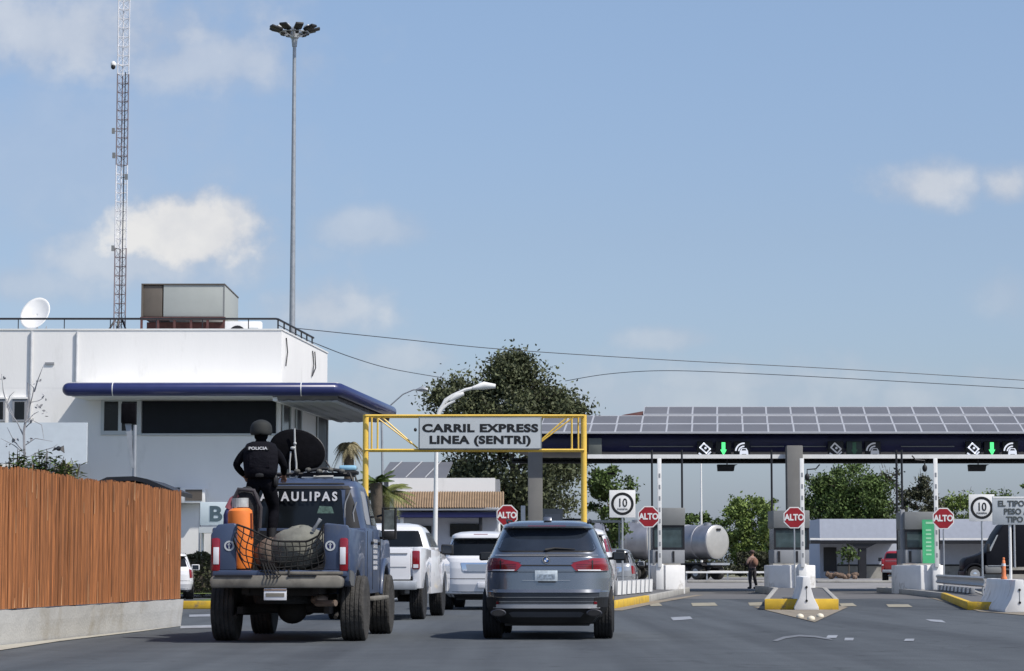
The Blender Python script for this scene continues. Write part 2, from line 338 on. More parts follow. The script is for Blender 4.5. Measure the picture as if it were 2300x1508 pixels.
flat('worn_road_letter', [gp(*p) for p in arc], M('worn white paint', (.15,.16,.175), .8, var=.3, vs=3), .008)
# ------------------------------------------------------------------ toll islands
def island(name, poly, yel, label, h=.2):
    root = thing(name, label, 'traffic island', (poly[0][0], poly[0][1], 0))
    ox, oy = poly[0]; P = [(x-ox, y-oy) for x, y in poly]; n = len(P)
    c = Vector((sum(p[0] for p in P)/n, sum(p[1] for p in P)/n))
    ins = []
    for i in range(n):
        a = Vector(P[i-1]); b = Vector(P[i]); d = Vector(P[(i+1) % n])
        n1 = (b-a).normalized(); n2 = (d-b).normalized(); nn = (Vector((-n1.y, n1.x))+Vector((-n2.y, n2.x)))
        nn.normalize(); ins.append(tuple(b+nn*.16))
    if sum((P[i][0]*P[(i+1) % n][1]-P[(i+1) % n][0]*P[i][1]) for i in range(n)) < 0: raise Exception('cw '+name)
    mb = MB(); mb.prism(ins, 0, h-.03, 'z'); mb.build('paving', m_conc_road, root)
    for i in range(n):
        j = (i+1) % n; mb = MB(); mb.prism([P[i], P[j], ins[j], ins[i]], 0, h, 'z')
        mb.build('kerb', m_yelk if i in yel else m_conc, root, bevel=.02)
    return root
ISL1 = [(1.1,60.0),(2.3,60.2),(4.0,73),(6.95,98),(7.0,99),(5.2,99),(4.7,98),(3.2,80),(1.0,61)]
ISL2 = [(6.1,60.6),(7.9,60.6),(11.3,90),(11.5,99),(9.6,99),(9.4,90)]
ISL3 = [(11.0,60.6),(11.9,60.2),(16.6,90),(16.7,99),(14.4,99),(14.3,90),(13.7,80)]
island('toll_island', ISL1, (0,1,8), 'traffic island with yellow kerb beside the dark grey suv')
island('toll_island', ISL2, (0,), 'traffic island whose yellow kerb nose has a white barrier in front', .27)
island('toll_island', ISL3, (0,6), 'traffic island with yellow kerb under the right speed limit sign')
ap = sheet('island_apron', [gp(*p) for p in ((1692,1364),(1830,1398),(1905,1364),(1890,1362),(1715,1362))], .012, m_sand)
sheet('island_apron', [gp(*p) for p in ((2080,1341),(2200,1374),(2340,1386),(2320,1372),(2110,1338))], .012, m_sand)
sheet('island_apron', [(1.0,59.5),(2.6,59.4),(4.4,73),(6.9,90),(6.6,90),(3.9,73),(2.2,60.2)], .012, m_sand)
for i, (px, py, l) in enumerate(((1797,1388,'pale domed road stud on the sandy island tip, leftmost of three'), (1822,1393,'pale domed road stud at the point of the sandy island tip'), (1842,1387,'pale domed road stud on the sandy island tip, rightmost of three'))):
    x, y = gp(px, py); mb = MB(); mb.lathe([(.075,0),(.08,.02),(.07,.05),(.04,.07),(.01,.08)], n=14)
    tag(mb.build('road_stud', M('cream stud', (.72,.66,.52), .6), smooth=True, loc=(x, y, .012)), l, 'road stud', 'road studs on the island tip')
# jersey barriers: long along the road, bell profile to the camera
def jersey(px, py, Y, L_, h, label, sc_=1, rz=-R(4.6)):
    x = AX(px, Y, py); root = thing('jersey_barrier', label, 'barrier', (x, Y, .012), rz)
    wv = [(.29,0),(.285,.07),(.17,.30),(.10,.55),(.085,h-.02),(.07,h)]; wv = [(a*sc_, b) for a, b in wv]
    poly = wv+[(-a, b) for a, b in reversed(wv)]
    mb = MB(); mb.prism(poly, 0, L_, 'y'); mb.build('barrier_body', m_whited, root, bevel=.012)
    for z in (.22, .62*h/.9):
        mb = MB(); mb.lathe([(.03,-.01),(.03,.01)], (0,-.004,z), 'y', 10); mb.build('bolt_hole', m_dark, root)
    mb = MB(); mb.box(-.008,.008,-.006,.02,.25,.6*h/.9); mb.build('joint_slot', m_grey, root)
    return root
jersey(1812, 1370, 60.0, 5, .79, 'white concrete barrier standing at the yellow nose of the middle island')
jersey(2291, 1378, 57.0, 6, .74, 'white concrete barrier cut by the right edge below the grey sign', 1.15)
# white bow-shaped crash blocks under the booths
def crash(px0, px1, Y, label, f=.4, h=1.07):
    x0 = AX(px0, Y); x1 = AX(px1, Y); wd = x1-x0; root = thing('crash_block', label, 'crash block', (x0, Y, 0), 0, 'white crash blocks before the booths')
    mb = MB(); mb.prism([(0,.7),(wd*f,-.25),(wd*.72,-.25*.2),(wd,.35),(wd,2.6),(0,2.6)], .0, h, 'z'); mb.build('block_body', m_whited, root, bevel=.03)
    mb = MB(); mb.box(wd*.1, wd*.9, .9, 2.3, h+.002, h+.06); mb.build('block_cap', m_conc, root)
    return root
crash(1466, 1540, 93, 'white block under the booth with the square dark window', .38)
crash(1732, 1834, 92, 'white block behind the middle jersey barrier and concrete column')
crash(2026, 2125, 92, 'white block under the booth with the green banner')
# booths
def booth(px0, px1, Y, ztop, label):
    x0 = AX(px0, Y); x1 = AX(px1, Y); wd = x1-x0; root = thing('toll_booth', label, 'toll booth', (x0, Y, 1.135), 0, 'toll booths under the canopy')
    ht = ztop-1.135
    mb = MB(); mb.box(0, wd, 0, 2.0, 0, .52); mb.build('lower_panel', m_greylt, root, bevel=.02)
    mb = MB(); mb.box(wd*.62, wd*.68, -.03, .0, .04, .46); mb.box(wd*.1, wd*.17, -.03, 0, .04, .46); mb.build('panel_rib', m_dark, root)
    mb = MB(); mb.box(.03, wd-.03, .03, 1.97, .524, ht-.66); mb.build('glazing', m_glassg, root)
    for (a, b) in ((0, .07), (wd-.07, wd)):
        mb = MB(); mb.box(a, b, -.01, .09, .524, ht-.664); mb.build('window_post', m_dark, root)
    mb = MB(); mb.box(.074, wd-.074, -.012, .02, .53, .60); mb.box(.074, wd-.074, -.012, .02, ht-.74, ht-.668); mb.build('window_frame', m_dark, root)
    mb = MB(); mb.box(-.02, wd+.02, -.06, 2.05, ht-.66, ht); mb.build('roof_panel', m_grey, root, bevel=.02)
    mb = MB(); mb.box(wd*.3, wd*.55, .5, .8, .53, .95); mb.box(wd*.36, wd*.5, .55, .65, .95, 1.25); mb.build('computer', m_dark, root)
    return root
booth(1466, 1538, 94.5, AZ(1141, 94.5), 'grey booth with square dark window beside the tanker')
booth(1739, 1818, 94, AZ(1147, 94), 'grey booth half hidden behind the concrete column')
b3 = booth(2034, 2112, 93.6, AZ(1150, 93.6), 'grey booth with a green banner and shelves')
root = thing('green_banner', 'tall green banner hanging on the booth', 'banner', (AX(2086, 93.3), 93.3, 1.14))
mb = MB(); mb.box(-.23,.23,-.05,-.02,0,1.62); mb.build('banner_sheet', m_banner, root)
mb = MB(); mb.box(-.10,.17,-.056,-.052,1.46,1.54)
for k in range(7): mb.box(-.1,.1,-.056,-.052,.3+.15*k,.36+.15*k)
mb.build('pale_marks', M('pale green print', (.35,.65,.42), .6), root)
root = thing('vertical_grey_pillar', 'slim grey pillar left of the booth with the green banner', 'pillar', (AX(2029, 94), 94, 0))
mb = MB(); mb.box(-.09,.07,-.1,.12,0,3.15); mb.build('post', m_greylt, root, bevel=.01)
# barrier arms raised upright
def arm(px, Y, label):
    x = AX(px, Y); root = thing('barrier_arm', label, 'barrier gate', (x, Y, 0), 0, 'raised barrier arms')
    z1 = AZ(1030, Y)
    mb = MB(); mb.box(-.14,.14,0,.35,.17,1.12); mb.build('motor_cabinet', m_white, root, bevel=.02)
    mb = MB(); mb.box(-.075,.075,-.06,-.015,1.0,z1); mb.build('arm_beam', m_white, root, bevel=.008)
    z = 1.35
    while z < z1-.3: MB().box(-.03,.035,-.065,-.0605,z,z+.16).build('arm_stripe', m_greylt, root); z += .42
    return root
arm(1482, 92.4, 'raised striped barrier arm beside the leftmost full stop sign')
arm(1803, 91.6, 'raised striped barrier arm in front of the concrete column')
arm(2104, 91.6, 'raised striped barrier arm beside the green banner')
# ------------------------------------------------------------------ toll canopy
cn = thing('toll_canopy', 'long navy canopy with solar panels above the toll lanes', 'canopy', (0, 100, 0))
xL = AX(1150, 100); xR = AX(2480, 100)
DEPTH = Vector((math.sin(R(4.6)), math.cos(R(4.6))))
zt = AZ(972, 99.2)
def sk(x, y): return (x+DEPTH.x*y, y)      # canopy skew along the lanes
mb = MB()   # fascia: rounded navy beam
prof = [(0,5.62),(-.10,5.70),(-.16,5.90),(-.17,6.15),(-.12,6.34),(0,6.40),(.35,6.40),(.35,5.62)]
mb.prism([(p[0]+.45, p[1]) for p in prof], xL, xR+3, 'x'); mb.build('fascia', m_navyd, cn, smooth=True)
mb = MB()
for (a, b) in ((1415,1560),(1690,1765),(1800,1860),(2030,2150)): mb.box(AX(a,100), AX(b,100), .22, .262, 5.80, 5.84)
mb.build('fascia_trim', m_grey, cn)
mb = MB(); mb.box(AX(1320,99.7), xR+3, -.62, -.50, AZ(1031,99.7), AZ(1022,99.7)); mb.build('edge_beam', m_white, cn)
mb = MB(); z0 = AZ(1041,103); mb.box(xL, xR+3, 3, 3.2, z0, z0+.07); mb.box(xL, xR+3, 3, 3.2, z0+.16, z0+.22); mb.box(xL, xR+3, 3.22, 3.3, z0, z0+.22)
x = xL
while x < xR+3: mb.tube([(x,3.1,z0+.05),(x+.15,3.1,z0+.18),(x+.3,3.1,z0+.05)], .02, 4); x += .3
mb.build('truss', m_dark, cn)
mb = MB(); mb.add([(xL,.8,5.66),(xR+3,.8,5.66),(xR+3.9,11.5,5.85),(xL+.9,11.5,5.85),(xL,.8,5.74),(xR+3,.8,5.74),(xR+3.9,11.5,5.93),(xL+.9,11.5,5.93)],
       [(3,2,1,0),(4,5,6,7),(0,1,5,4),(1,2,6,5),(2,3,7,6),(3,0,4,7)]); mb.build('roof_slab', m_dark, cn)
# solar panels
pitch = 57.3*100/5623; rows = []; ph = 1.78; sl_ = .245
xs0 = AX(1325, 99.2)
ncol0 = int((xs0-AX(1205,100))/pitch)
fr_ = MB(); npan = 0
for r_ in range(3):
    for c_ in range(-ncol0, 26):
        if r_ == 2 and c_ < 2: continue
        x0 = xs0+c_*pitch
        y0 = -.8+r_*ph; zz = lambda y: zt+(y+.8)*sl_+(.05 if r_ == 2 else 0)
        a = [(x0+DEPTH.x*(y0+.8), y0), (x0+pitch+DEPTH.x*(y0+.8), y0), (x0+pitch+DEPTH.x*(y0+.8+ph), y0+ph), (x0+DEPTH.x*(y0+.8+ph), y0+ph)]
        e = .036
        ia = [(a[0][0]+e, a[0][1]+.10), (a[1][0]-e, a[1][1]+.10), (a[2][0]-e, a[2][1]-.10), (a[3][0]+e, a[3][1]-.10)]
        if c_ < 25 and npan < 95:
            p = MB(); p.add([(x, y, zz(y)+.012) for x, y in ia]+[(x, y, zz(y)-.03) for x, y in ia], [(0,1,2,3),(7,6,5,4),(0,4,5,1),(1,5,6,2),(2,6,7,3),(3,7,4,0)])
            p.build('solar_panel', m_panel, cn); npan += 1
        for (q0, q1, q2, q3) in ((a[0], a[1], ia[1], ia[0]), (a[1], a[2], ia[2], ia[1]), (a[2], a[3], ia[3], ia[2]), (a[3], a[0], ia[0], ia[3])):
            fr_.add([(x, y, zz(y)+.02) for x, y in (q0, q1, q2, q3)]+[(x, y, zz(y)-.04) for x, y in (q0, q1, q2, q3)], [(0,1,2,3),(7,6,5,4),(0,4,5,1),(1,5,6,2),(2,6,7,3),(3,7,4,0)])
fr_.build('panel_frame', m_alu, cn)
mb = MB(); xe = AX(1205,100)
mb.add([(xe,-.55,zt-.06),(xR+3,-.55,zt-.06),(xR+3.6,2.5,zt+.70),(xe+.5,2.5,zt+.70),(xe,-.55,6.38),(xR+3,-.55,6.38),(xR+4,11.4,6.0),(xe+1,11.4,6.0)],
       [(0,1,2,3),(4,7,6,5),(0,4,5,1),(1,5,6,2),(2,6,7,3),(3,7,4,0)]); mb.build('panel_deck', m_dark, cn)
mb = MB(); xa, xb = AX(1375,104), AX(1444,104)
za_ = zt+.80; mb.add([(xa,3.0,za_),(xb,3.0,za_),(xb,3.2,za_+.30),(xa+.5,3.2,za_+.16),(xa,4,za_),(xb,4,za_),(xb,4,za_+.30),(xa+.5,4,za_+.16)],[(0,1,2,3),(7,6,5,4),(0,4,5,1),(1,5,6,2),(2,6,7,3),(3,7,4,0)])
mb.build('ridge_flashing', m_rust, cn)
for (a, b, Y) in ((1186,1219,100.0),(1765,1801,99.6)):
    x0, x1 = AX(a,Y), AX(b,Y); mb = MB(); mb.box(x0, x1, Y-100-.0, Y-100+.6-.3*(Y<100)*0, 0, AZ(1003,Y) if a > 1500 else 5.6)
    mb.v = [(v[0], v[1]-(.75 if a > 1500 else 0), v[2]) for v in mb.v]
    mb.build('column', m_colc, cn, bevel=.03)
mb = MB()
for px in (1467, 1535, 1738, 2021, 2033): x = AX(px, 98); mb.tube([(x,-2+.5,2.2 if px < 1740 else 1.1),(x,-1.5,5.6)], .045, 6); 
mb.build('drain_pipe', m_dark, cn)
mb = MB(); x0,x1 = AX(1322,99.6),AX(1352,99.6); mb.box(x0,x1,-.6,-.35,AZ(1026,99.6),AZ(985,99.6)); mb.build('junction_box', M('olive grey box',(.10,.11,.10),.6), cn, bevel=.02)
# cctv boxes hanging in the lanes
def cambox(px, py, Y, label, n='hanging_sensor'):
    x, z = at(px, py, Y); root = thing(n, label, 'sensor', (x, Y, z), 0, 'sensors hanging over the lanes')
    mb = MB(); mb.prism([(-.40,.13),(.42,.13),(.30,.07),(.26,-.14),(-.38,-.14)], -.2, .2, 'y'); mb.build('housing', m_blackm, root, bevel=.01)
    mb = MB(); mb.tube([(0,0,.13),(0,0,.45)], .025, 6); mb.build('hanger', m_dark, root)
    return root
cambox(1633, 1051, 101, 'black sensor box hanging below the left lane signal')
cambox(2197, 1051, 101, 'black sensor box hanging below the rightmost lane signal')
cambox(1375, 1064, 103, 'small black sensor box hanging right of the yellow gantry post').scale = (.5,.5,.35)
def dome(px, py, Y, label, side):
    x, z = at(px, py, Y); root = thing('dome_camera', label, 'camera', (x, Y, z), 0)
    mb = MB(); mb.ell((0,0,0),(.10,.10,.15)); mb.build('camera_body', m_blackm, root, smooth=True)
    mb = MB(); mb.tube([(0,0,.1),(0,0,.3),(.35*side,0,.33),(.5*side,0,.5)], .03, 6); mb.build('bracket', m_dark, root)
dome(1813, 1072, 99, 'black dome camera hung beside the concrete column', 1)
dome(2077, 1052, 99, 'black dome camera hung above the green banner', -1)
# lane signals
def ring(mb, cx, cz, r0, r1, a0, a1, y0, y1, n=14):
    P = [(cx+r1*math.cos(a0+(a1-a0)*i/n), cz+r1*math.sin(a0+(a1-a0)*i/n)) for i in range(n+1)]
    Q = [(cx+r0*math.cos(a0+(a1-a0)*i/n), cz+r0*math.sin(a0+(a1-a0)*i/n)) for i in range(n+1)]
    for i in range(n): mb.prism([P[i], P[i+1], Q[i+1], Q[i]], y0, y1, 'y')
def line2(mb, pts, wd, y0, y1):
    for (a, b) in zip(pts, pts[1:]):
        d = (Vector(b)-Vector(a)).normalized(); q = Vector((-d.y, d.x))*wd/2
        A = Vector(a)-d*wd*.3; B = Vector(b)+d*wd*.3
        mb.prism([tuple(A+q), tuple(A-q), tuple(B-q), tuple(B+q)], y0, y1, 'y')
def signal(px, py, Y, label, lit, dim=False):
    x, z = at(px, py, Y); root = thing('lane_signal', label, 'lane signal', (x, Y, z), 0, 'lane signals on the canopy edge')
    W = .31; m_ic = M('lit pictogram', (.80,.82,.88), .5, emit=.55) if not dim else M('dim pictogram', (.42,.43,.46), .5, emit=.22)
    for k in (-1, 0, 1):
        mb = MB(); mb.box(k*.74-W, k*.74+W, 0, .18, -W, W); mb.build('signal_case', m_blackm if not (dim and k == 0) else M('dull green screen', (.03,.045,.035), .5), root, bevel=.02)
    mb = MB(); mb.box(-1.1,1.1,.185,.24,-.03,.03); mb.build('mounting_bar', m_dark, root)
    y0, y1 = -.016, -.002
    mb = MB(); c, s = math.cos(R(-42)), math.sin(R(-42))
    rot = lambda a, b: (-.74+a*c-b*s, .03+a*s+b*c)
    line2(mb, [rot(-.17,-.11), rot(.17,-.11), rot(.17,.12), rot(-.17,.12), rot(-.17,-.11)], .055, y0, y1)
    ring(mb, -.72, .04, 0.001, .05, 0, 2*math.pi, y0, y1, 8)
    line2(mb, [(-.98,-.17),(-.86,-.25),(-.66,-.25),(-.52,-.12)], .06, y0, y1)
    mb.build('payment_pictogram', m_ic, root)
    mb = MB(); mb.prism([(-.075,.27),(.075,.27),(.075,-.02),(.13,-.02),(0,-.27),(-.13,-.02),(-.075,-.02)], y0, y1, 'y')
    mb.build('arrow', m_green if lit else m_greend, root)
    mb = MB(); ring(mb, .82, -.10, .30, .36, R(85), R(175), y0, y1); ring(mb, .82, -.10, .18, .235, R(85), R(175), y0, y1)
    mb.prism([(.64,-.27),(.66,-.08),(.72,.03),(.92,.03),(.98,-.08),(1.0,-.27),(.93,-.27),(.91,-.2),(.73,-.2),(.71,-.27)], y0, y1, 'y')
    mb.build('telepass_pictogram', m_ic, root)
    mb = MB(); mb.prism([(.72,-.06),(.75,.0),(.89,.0),(.92,-.06)], y0-.004, y0-.001, 'y'); mb.build('windscreen_mark', m_blackm, root)
signal(1625, 1009, 99.9, 'lane signal over the tanker lane with lit green arrow', True)
signal(1919, 1009, 99.9, 'lane signal with dull unlit arrow, middle of three', False, True)
signal(2228, 1009, 99.9, 'lane signal with lit green arrow at the right edge', True)
# ------------------------------------------------------------------ road signs
def stop(px, py, Y, label, r=.385, partial=False):
    x, z = at(px, py, Y); root = thing('stop_sign', label, 'stop sign', (x, Y, .17), 0, 'red stop signs at the lanes'); z -= .17
    def octo(rr): return [(rr*math.cos(R(22.5+45*i))/math.cos(R(22.5)), z+rr*math.sin(R(22.5+45*i))/math.cos(R(22.5))) for i in range(8)]
    mb = MB(); mb.prism(octo(r), 0, .01, 'y'); mb.build('border', m_white, root)
    mb = MB(); mb.prism(octo(r*.90), -.006, -.002, 'y'); mb.build('face', m_red, root)
    text('ALTO', r*.80, m_white, 'lettering', root, (0, -.012, z), sx=.88, bold=.012)
    mb = MB(); mb.tube([(0,.04,0),(0,.04,z+r*.8)], .028, 8); mb.build('pole', m_galv, root, smooth=True)
stop(1457, 1161, 91, 'red octagonal stop sign beside the left raised barrier arm')
stop(1784, 1163, 90.6, 'red octagonal stop sign in front of the concrete column')
stop(2119, 1165, 90.6, 'red octagonal stop sign right of the green banner')
stop(1139, 1158, 92, 'red octagonal stop sign above the roof of the dark grey suv')
def speed(px, py, Y, label):
    x, z = at(px, py, Y); root = thing('speed_sign', label, 'speed sign', (x, Y, .17), 0, 'white speed limit signs'); z -= .17; a = .395
    mb = MB(); mb.box(-a,a,0,.012,z-a-.02,z+a+.02); mb.build('plate', m_white, root, bevel=.003)
    mb = MB(); ring(mb, 0, z, .265, .345, 0, 2*math.pi, -.005, -.001, 32); mb.build('ring', m_black, root)
    text('10', .36, m_black, 'number', root, (0,-.006,z+.02), sx=.85, bold=.004)
    text('MAXIMA', .075, m_black, 'small_lettering', root, (0,-.006,z-.165), sx=1.1)
    mb = MB(); mb.tube([(0,.04,0),(0,.04,z+.2)], .03, 8); mb.build('pole', m_galv, root, smooth=True)
speed(1398, 1132, 76, 'white square sign with black ringed 10 behind the dark grey suv')
speed(2205, 1141, 77, 'white square sign with black ringed 10 next to the grey lettered sign')
x, z = at(2320, 1148, 60); root = thing('information_sign', 'grey sign with three rows of dark lettering at the right edge', 'sign', (x, 60, 0))
mb = MB(); mb.box(-.97,.97,0,.03,z-.33,z+.35); mb.build('board', m_signg, root, bevel=.006)
mb = MB(); mb.box(-.96,.96,-.006,-.002,z+.30,z+.335); mb.build('top_edge', m_white, root)
for k, (t, o_) in enumerate((('EL TIPO DE CAMBIO', 0), ('PESO A DOLAR ES', 0.05), ('TIPO DE CAMBIO', .08))):
    text(t, .19, M('faded lettering', (.06,.07,.07), .6), 'lettering', root, (o_, -.006, z+.17-.19*k), sx=.98, bold=.006)
mb = MB(); xp = AX(2271,60)-x; mb.tube([(xp,.06,0),(xp,.06,z+.2)], .035, 8); mb.tube([(xp+1.1,.06,0),(xp+1.1,.06,z+.2)], .035, 8); mb.build('post', m_white, root, smooth=True)
x, z = at(2253, 1303, 57.6); root = thing('traffic_delineator', 'worn orange post standing on the right concrete barrier', 'delineator', (x+.02, 57.6, .76))
mb = MB(); mb.lathe([(.075,0),(.075,.03),(.05,.08),(.045,.3),(.035,.42),(.022,.44),(.03,.47),(.018,.5)], n=14); mb.build('post_body', M('faded orange plastic',(.75,.22,.08),.6,var=.2,vs=8), root, smooth=True)
mb = MB(); mb.lathe([(.048,.30),(.046,.36)], n=14); mb.build('reflective_band', m_lensw, root, smooth=True)
# striped guard walls + guard rails
def guard(a, b, z0, z1, n, label, rail=None):
    a = Vector((*a, z0)); b = Vector((*b, z0)); d = b-a; root = thing('guard_wall', label, 'guard wall', a, math.atan2(d.y, d.x)); Lg = d.length
    mb = MB(); mb.box(0, Lg, .0, .12, 0, z1-z0); mb.build('wall_panel', m_greylt, root, bevel=.01)
    for i in range(n):
        mb = MB(); x0 = Lg*(i+.15)/n; mb.prism([(x0,.02),(x0+Lg*.5/n,.02),(x0+Lg*.62/n,z1-z0-.02),(x0+Lg*.12/n,z1-z0-.02)], -.03, -.003, 'y'); mb.build('white_stripe', m_white, root)
    if rail:
        mb = MB(); zz = z1-z0+.05
        mb.prism([(0,zz),(-.07,zz+.05),(-.02,zz+.13),(-.02,zz+.19),(-.07,zz+.27),(0,zz+.32),(.01,zz+.32),(-.05,zz+.27),(0,zz+.19),(0,zz+.13),(-.05,zz+.05),(.01,zz)], 0, Lg*rail, 'x')
        mb.build('guard_rail', m_galv, root)
    return root
guard((AX(1385,74),74), (AX(1466,84),84), .18, .62, 8, 'low striped guard wall between dark grey suv and left booth')
guard((AX(2105,90),90), (AX(2180,78.5),78.5), .18, .37, 9, 'low striped guard wall with steel rail by the right speed sign', 1.35)
# ------------------------------------------------------------------ yellow gantry
gY = 71.5; gx0 = AX(820, gY); gx1 = AX(1312, gY); gt = AZ(932, gY)
g = thing('yellow_gantry', 'yellow steel height gantry spanning the express lane', 'gantry', ((gx0+gx1)/2, gY, 0))
hw = (gx1-gx0)/2
for s in (-1, 1):
    mb = MB(); mb.tube([(s*hw,0,0),(s*hw,0,gt)], .085, 12); mb.build('post', m_yel, g, smooth=True)
    mb = MB(); mb.lathe([(.2,0),(.2,.03)], (s*hw,0,0), n=12); mb.build('base_plate', m_yel, g)
def bar(mb, a, b, r=.04): mb.tube([a, b], r, 6)
for yo in (-.22, .35):
    mb = MB(); bar(mb, (-hw,yo,gt-.04), (hw,yo,gt-.04)); bar(mb, (-hw,yo,AZ(1012,gY)), (hw,yo,AZ(1012,gY))); mb.build('chord', m_yel, g)
mb = MB(); zt_, zb_ = gt-.06, AZ(1012, gY)
for s in (-1, 1):
    mb = MB(); bar(mb, (s*(hw-.35),-.2,zt_), (s*(hw-.35),-.2,zb_), .03); bar(mb, (s*(hw-.15),.33,zt_), (s*(hw-.15),.33,zb_), .03)
    bar(mb, (s*(hw-.45),-.2,zt_), (s*(hw-1.5),-.2,zb_+.05), .026); bar(mb, (s*(hw-.3),.33,zt_), (s*(hw-1.3),.33,zb_+.2), .022)
    bar(mb, (s*hw,-.22,zt_+.02), (s*hw,.35,zt_+.02), .03); bar(mb, (s*hw,-.22,zb_), (s*hw,.35,zb_), .03)
    mb.build('truss_bracing', m_yel, g)
x, z = at(1078.5, 973.5, gY-.35); root = thing('lane_sign', 'grey overhead sign with black capital lettering for the express lane', 'sign', (x, gY-.35, z))
hx = 277/2*gY/5623; hz = 73/2*gY/5600
mb = MB(); mb.box(-hx,hx,0,.05,-hz,hz); mb.build('sign_frame', M('grey sign edge',(.16,.18,.19),.5), root, bevel=.01)
mb = MB(); mb.box(-hx+.035,hx-.035,-.008,-.002,-hz+.035,hz-.035); mb.build('sign_face', m_signg, root)
text('CARRIL EXPRESS', .305, m_black, 'lettering', root, (0,-.014,.135), sx=1.38, bold=.014, ext=.001, space=1.08)
text('LINEA (SENTRI)', .305, m_black, 'lettering', root, (0,-.014,-.20), sx=1.30, bold=.014, ext=.001, space=1.08)
mb = MB(); mb.ell((-hx-.09,.0,.1),(.045,.05,.055)); mb.build('lamp', m_dark, root, smooth=True)
# ------------------------------------------------------------------ lamps and masts
lY = 78; x0 = AX(976, lY, 1235); lamp = thing('street_lamp', 'white street lamp with two curved arms behind the express sign', 'street lamp', (x0, lY, 0))
zp = AZ(932, lY); mb = MB(); mb.tube([(0,0,0),(.06,0,zp)], [.085,.055], 12); mb.build('pole', m_white, lamp, smooth=True)
def P(px, py): a, b = at(px, py, lY); return (a-x0, 0, b)
for pts, r_ in (([(983,935),(986,922),(998,905),(1018,888),(1045,876),(1062,872)], .05), ([(984,935),(992,920),(1006,908),(1022,900)], .045), ([(986,925),(1000,898),(1016,888)], .04)):
    mb = MB(); mb.tube([P(*p) for p in pts], r_, 8); mb.build('arm', m_white, lamp, smooth=True)
mb = MB(); a = P(1062,872); b = P(1113,868); mb.tube([a, ((a[0]+b[0])/2, 0, (a[2]+b[2])/2+.05), b], [.06,.13,.07], 10); mb.build('lamp_head', m_white, lamp, smooth=True)
mb = MB(); a = P(1010,900); b = P(1042,884); mb.tube([a, ((a[0]+b[0])/2, 0, (a[2]+b[2])/2+.03), b], [.05,.10,.06], 10); mb.build('lamp_head', m_white, lamp, smooth=True)
lY = 112; x0 = AX(864, lY, 1180); lamp = thing('street_lamp', 'thin grey street lamp rising behind the navy awning corner', 'street lamp', (x0, lY, 0))
mb = MB(); mb.tube([(0,0,0),P(857,930)], [.07,.05], 8); mb.build('pole', m_galv, lamp, smooth=True)
mb = MB(); mb.tube([P(857,930),P(880,908),P(905,886),P(928,876),P(940,875)], .035, 6); mb.build('arm', m_galv, lamp, smooth=True)
mb = MB(); mb.tube([P(936,876),P(948,874),P(961,876)], [.05,.13,.08], 8); mb.build('lamp_head', m_galv, lamp, smooth=True)
# high mast
Y = 124; x0 = AX(652, Y, 1268); xt, ztp = at(661, 66, Y); k = Y/5600
mast = thing('high_mast_light', 'very tall mast crowned by a ring of floodlights', 'floodlight mast', (x0, Y, 0))
mb = MB(); mb.tube([(0,0,0),(0,0,ztp*.33),(0,0,ztp*.66),(0,0,ztp)], [.22,.17,.12,.085], 14); mb.build('pole', m_galv, mast, smooth=True)
mb = MB(); mb.lathe([(.12,ztp-.9),(.16,ztp-.5),(.22,ztp-.45),(.22,ztp),(.05,ztp+.15)], n=12); mb.build('hub', m_galv, mast, smooth=True)
mb = MB(); 
for r_ in (.55, .75): mb.tube([(r_*math.cos(i*math.pi/8), r_*math.sin(i*math.pi/8), ztp-.2) for i in range(17)], .03, 5)
for i in range(8): mb.tube([(0,0,ztp-.45),(.75*math.cos(i*math.pi/4),.75*math.sin(i*math.pi/4),ztp-.2)], .025, 5)
mb.build('ring_frame', m_galv, mast)
for i in range(9):
    a = i*2*math.pi/9+.12; ca, sa = math.cos(a), math.sin(a); o = MB()
    c = Vector((ca*.98, sa*.98, ztp-.02)); rd = Vector((ca, sa, .28)).normalized(); tn = Vector((-sa, ca, 0)); up = rd.cross(tn)
    def bx(c, A, B, C):
        v = [c+A*i_+B*j_+C*k_ for k_ in (-1,1) for (i_,j_) in ((-1,-1),(1,-1),(1,1),(-1,1))]
        o.add(v, [(3,2,1,0),(4,5,6,7),(0,1,5,4),(1,2,6,5),(2,3,7,6),(3,0,4,7)])
    bx(c, rd*.30, tn*.20, up*.055); bx(Vector((ca*.62, sa*.62, ztp-.22)), rd*.10, tn*.08, up*.09)
    o.build('floodlight', m_blackm, mast, bevel=.02)
    o = MB(); bx(Vector((ca*.80, sa*.80, ztp+.06)), rd*.13, tn*.12, up*.03); o.build('lamp_bracket', m_white, mast)
# lattice tower
Y = 91; x0 = AX(268, Y, 730); zb = AZ(745, Y); tw = thing('radio_tower', 'slim lattice radio tower in white and dull red sections on the roof', 'radio tower', (x0, Y, zb))
rr = .235; cor = [(rr*math.cos(R(90+120*i+12)), rr*math.sin(R(90+120*i+12))) for i in range(3)]
secs = [(745,558,1),(558,372,0),(372,168,1),(168,-60,0)]
for (pa, pb, red) in secs:
    za, zc = AZ(pa,Y)-zb, AZ(pb,Y)-zb; mb = MB()
    for c in cor: mb.tube([(c[0],c[1],za),(c[0],c[1],zc)], .024, 6)
    n = max(1, int((zc-za)/.33)); dz = (zc-za)/n
    for i in range(n):
        for j in range(3):
            a, b = cor[j], cor[(j+1) % 3]
            if i % 2: a, b = b, a
            mb.tube([(a[0],a[1],za+i*dz),(b[0],b[1],za+(i+1)*dz)], .008, 4); mb.tube([(a[0],a[1],za+i*dz),(b[0],b[1],za+i*dz)], .012, 4)
    mb.build('lattice_section', m_lat2 if red else m_lat1, tw)
mb = MB(); mb.tube([(.1,-.2,0),(.12,-.2,AZ(165,Y)-zb)], .02, 5); mb.build('cable_run', m_dark, tw)
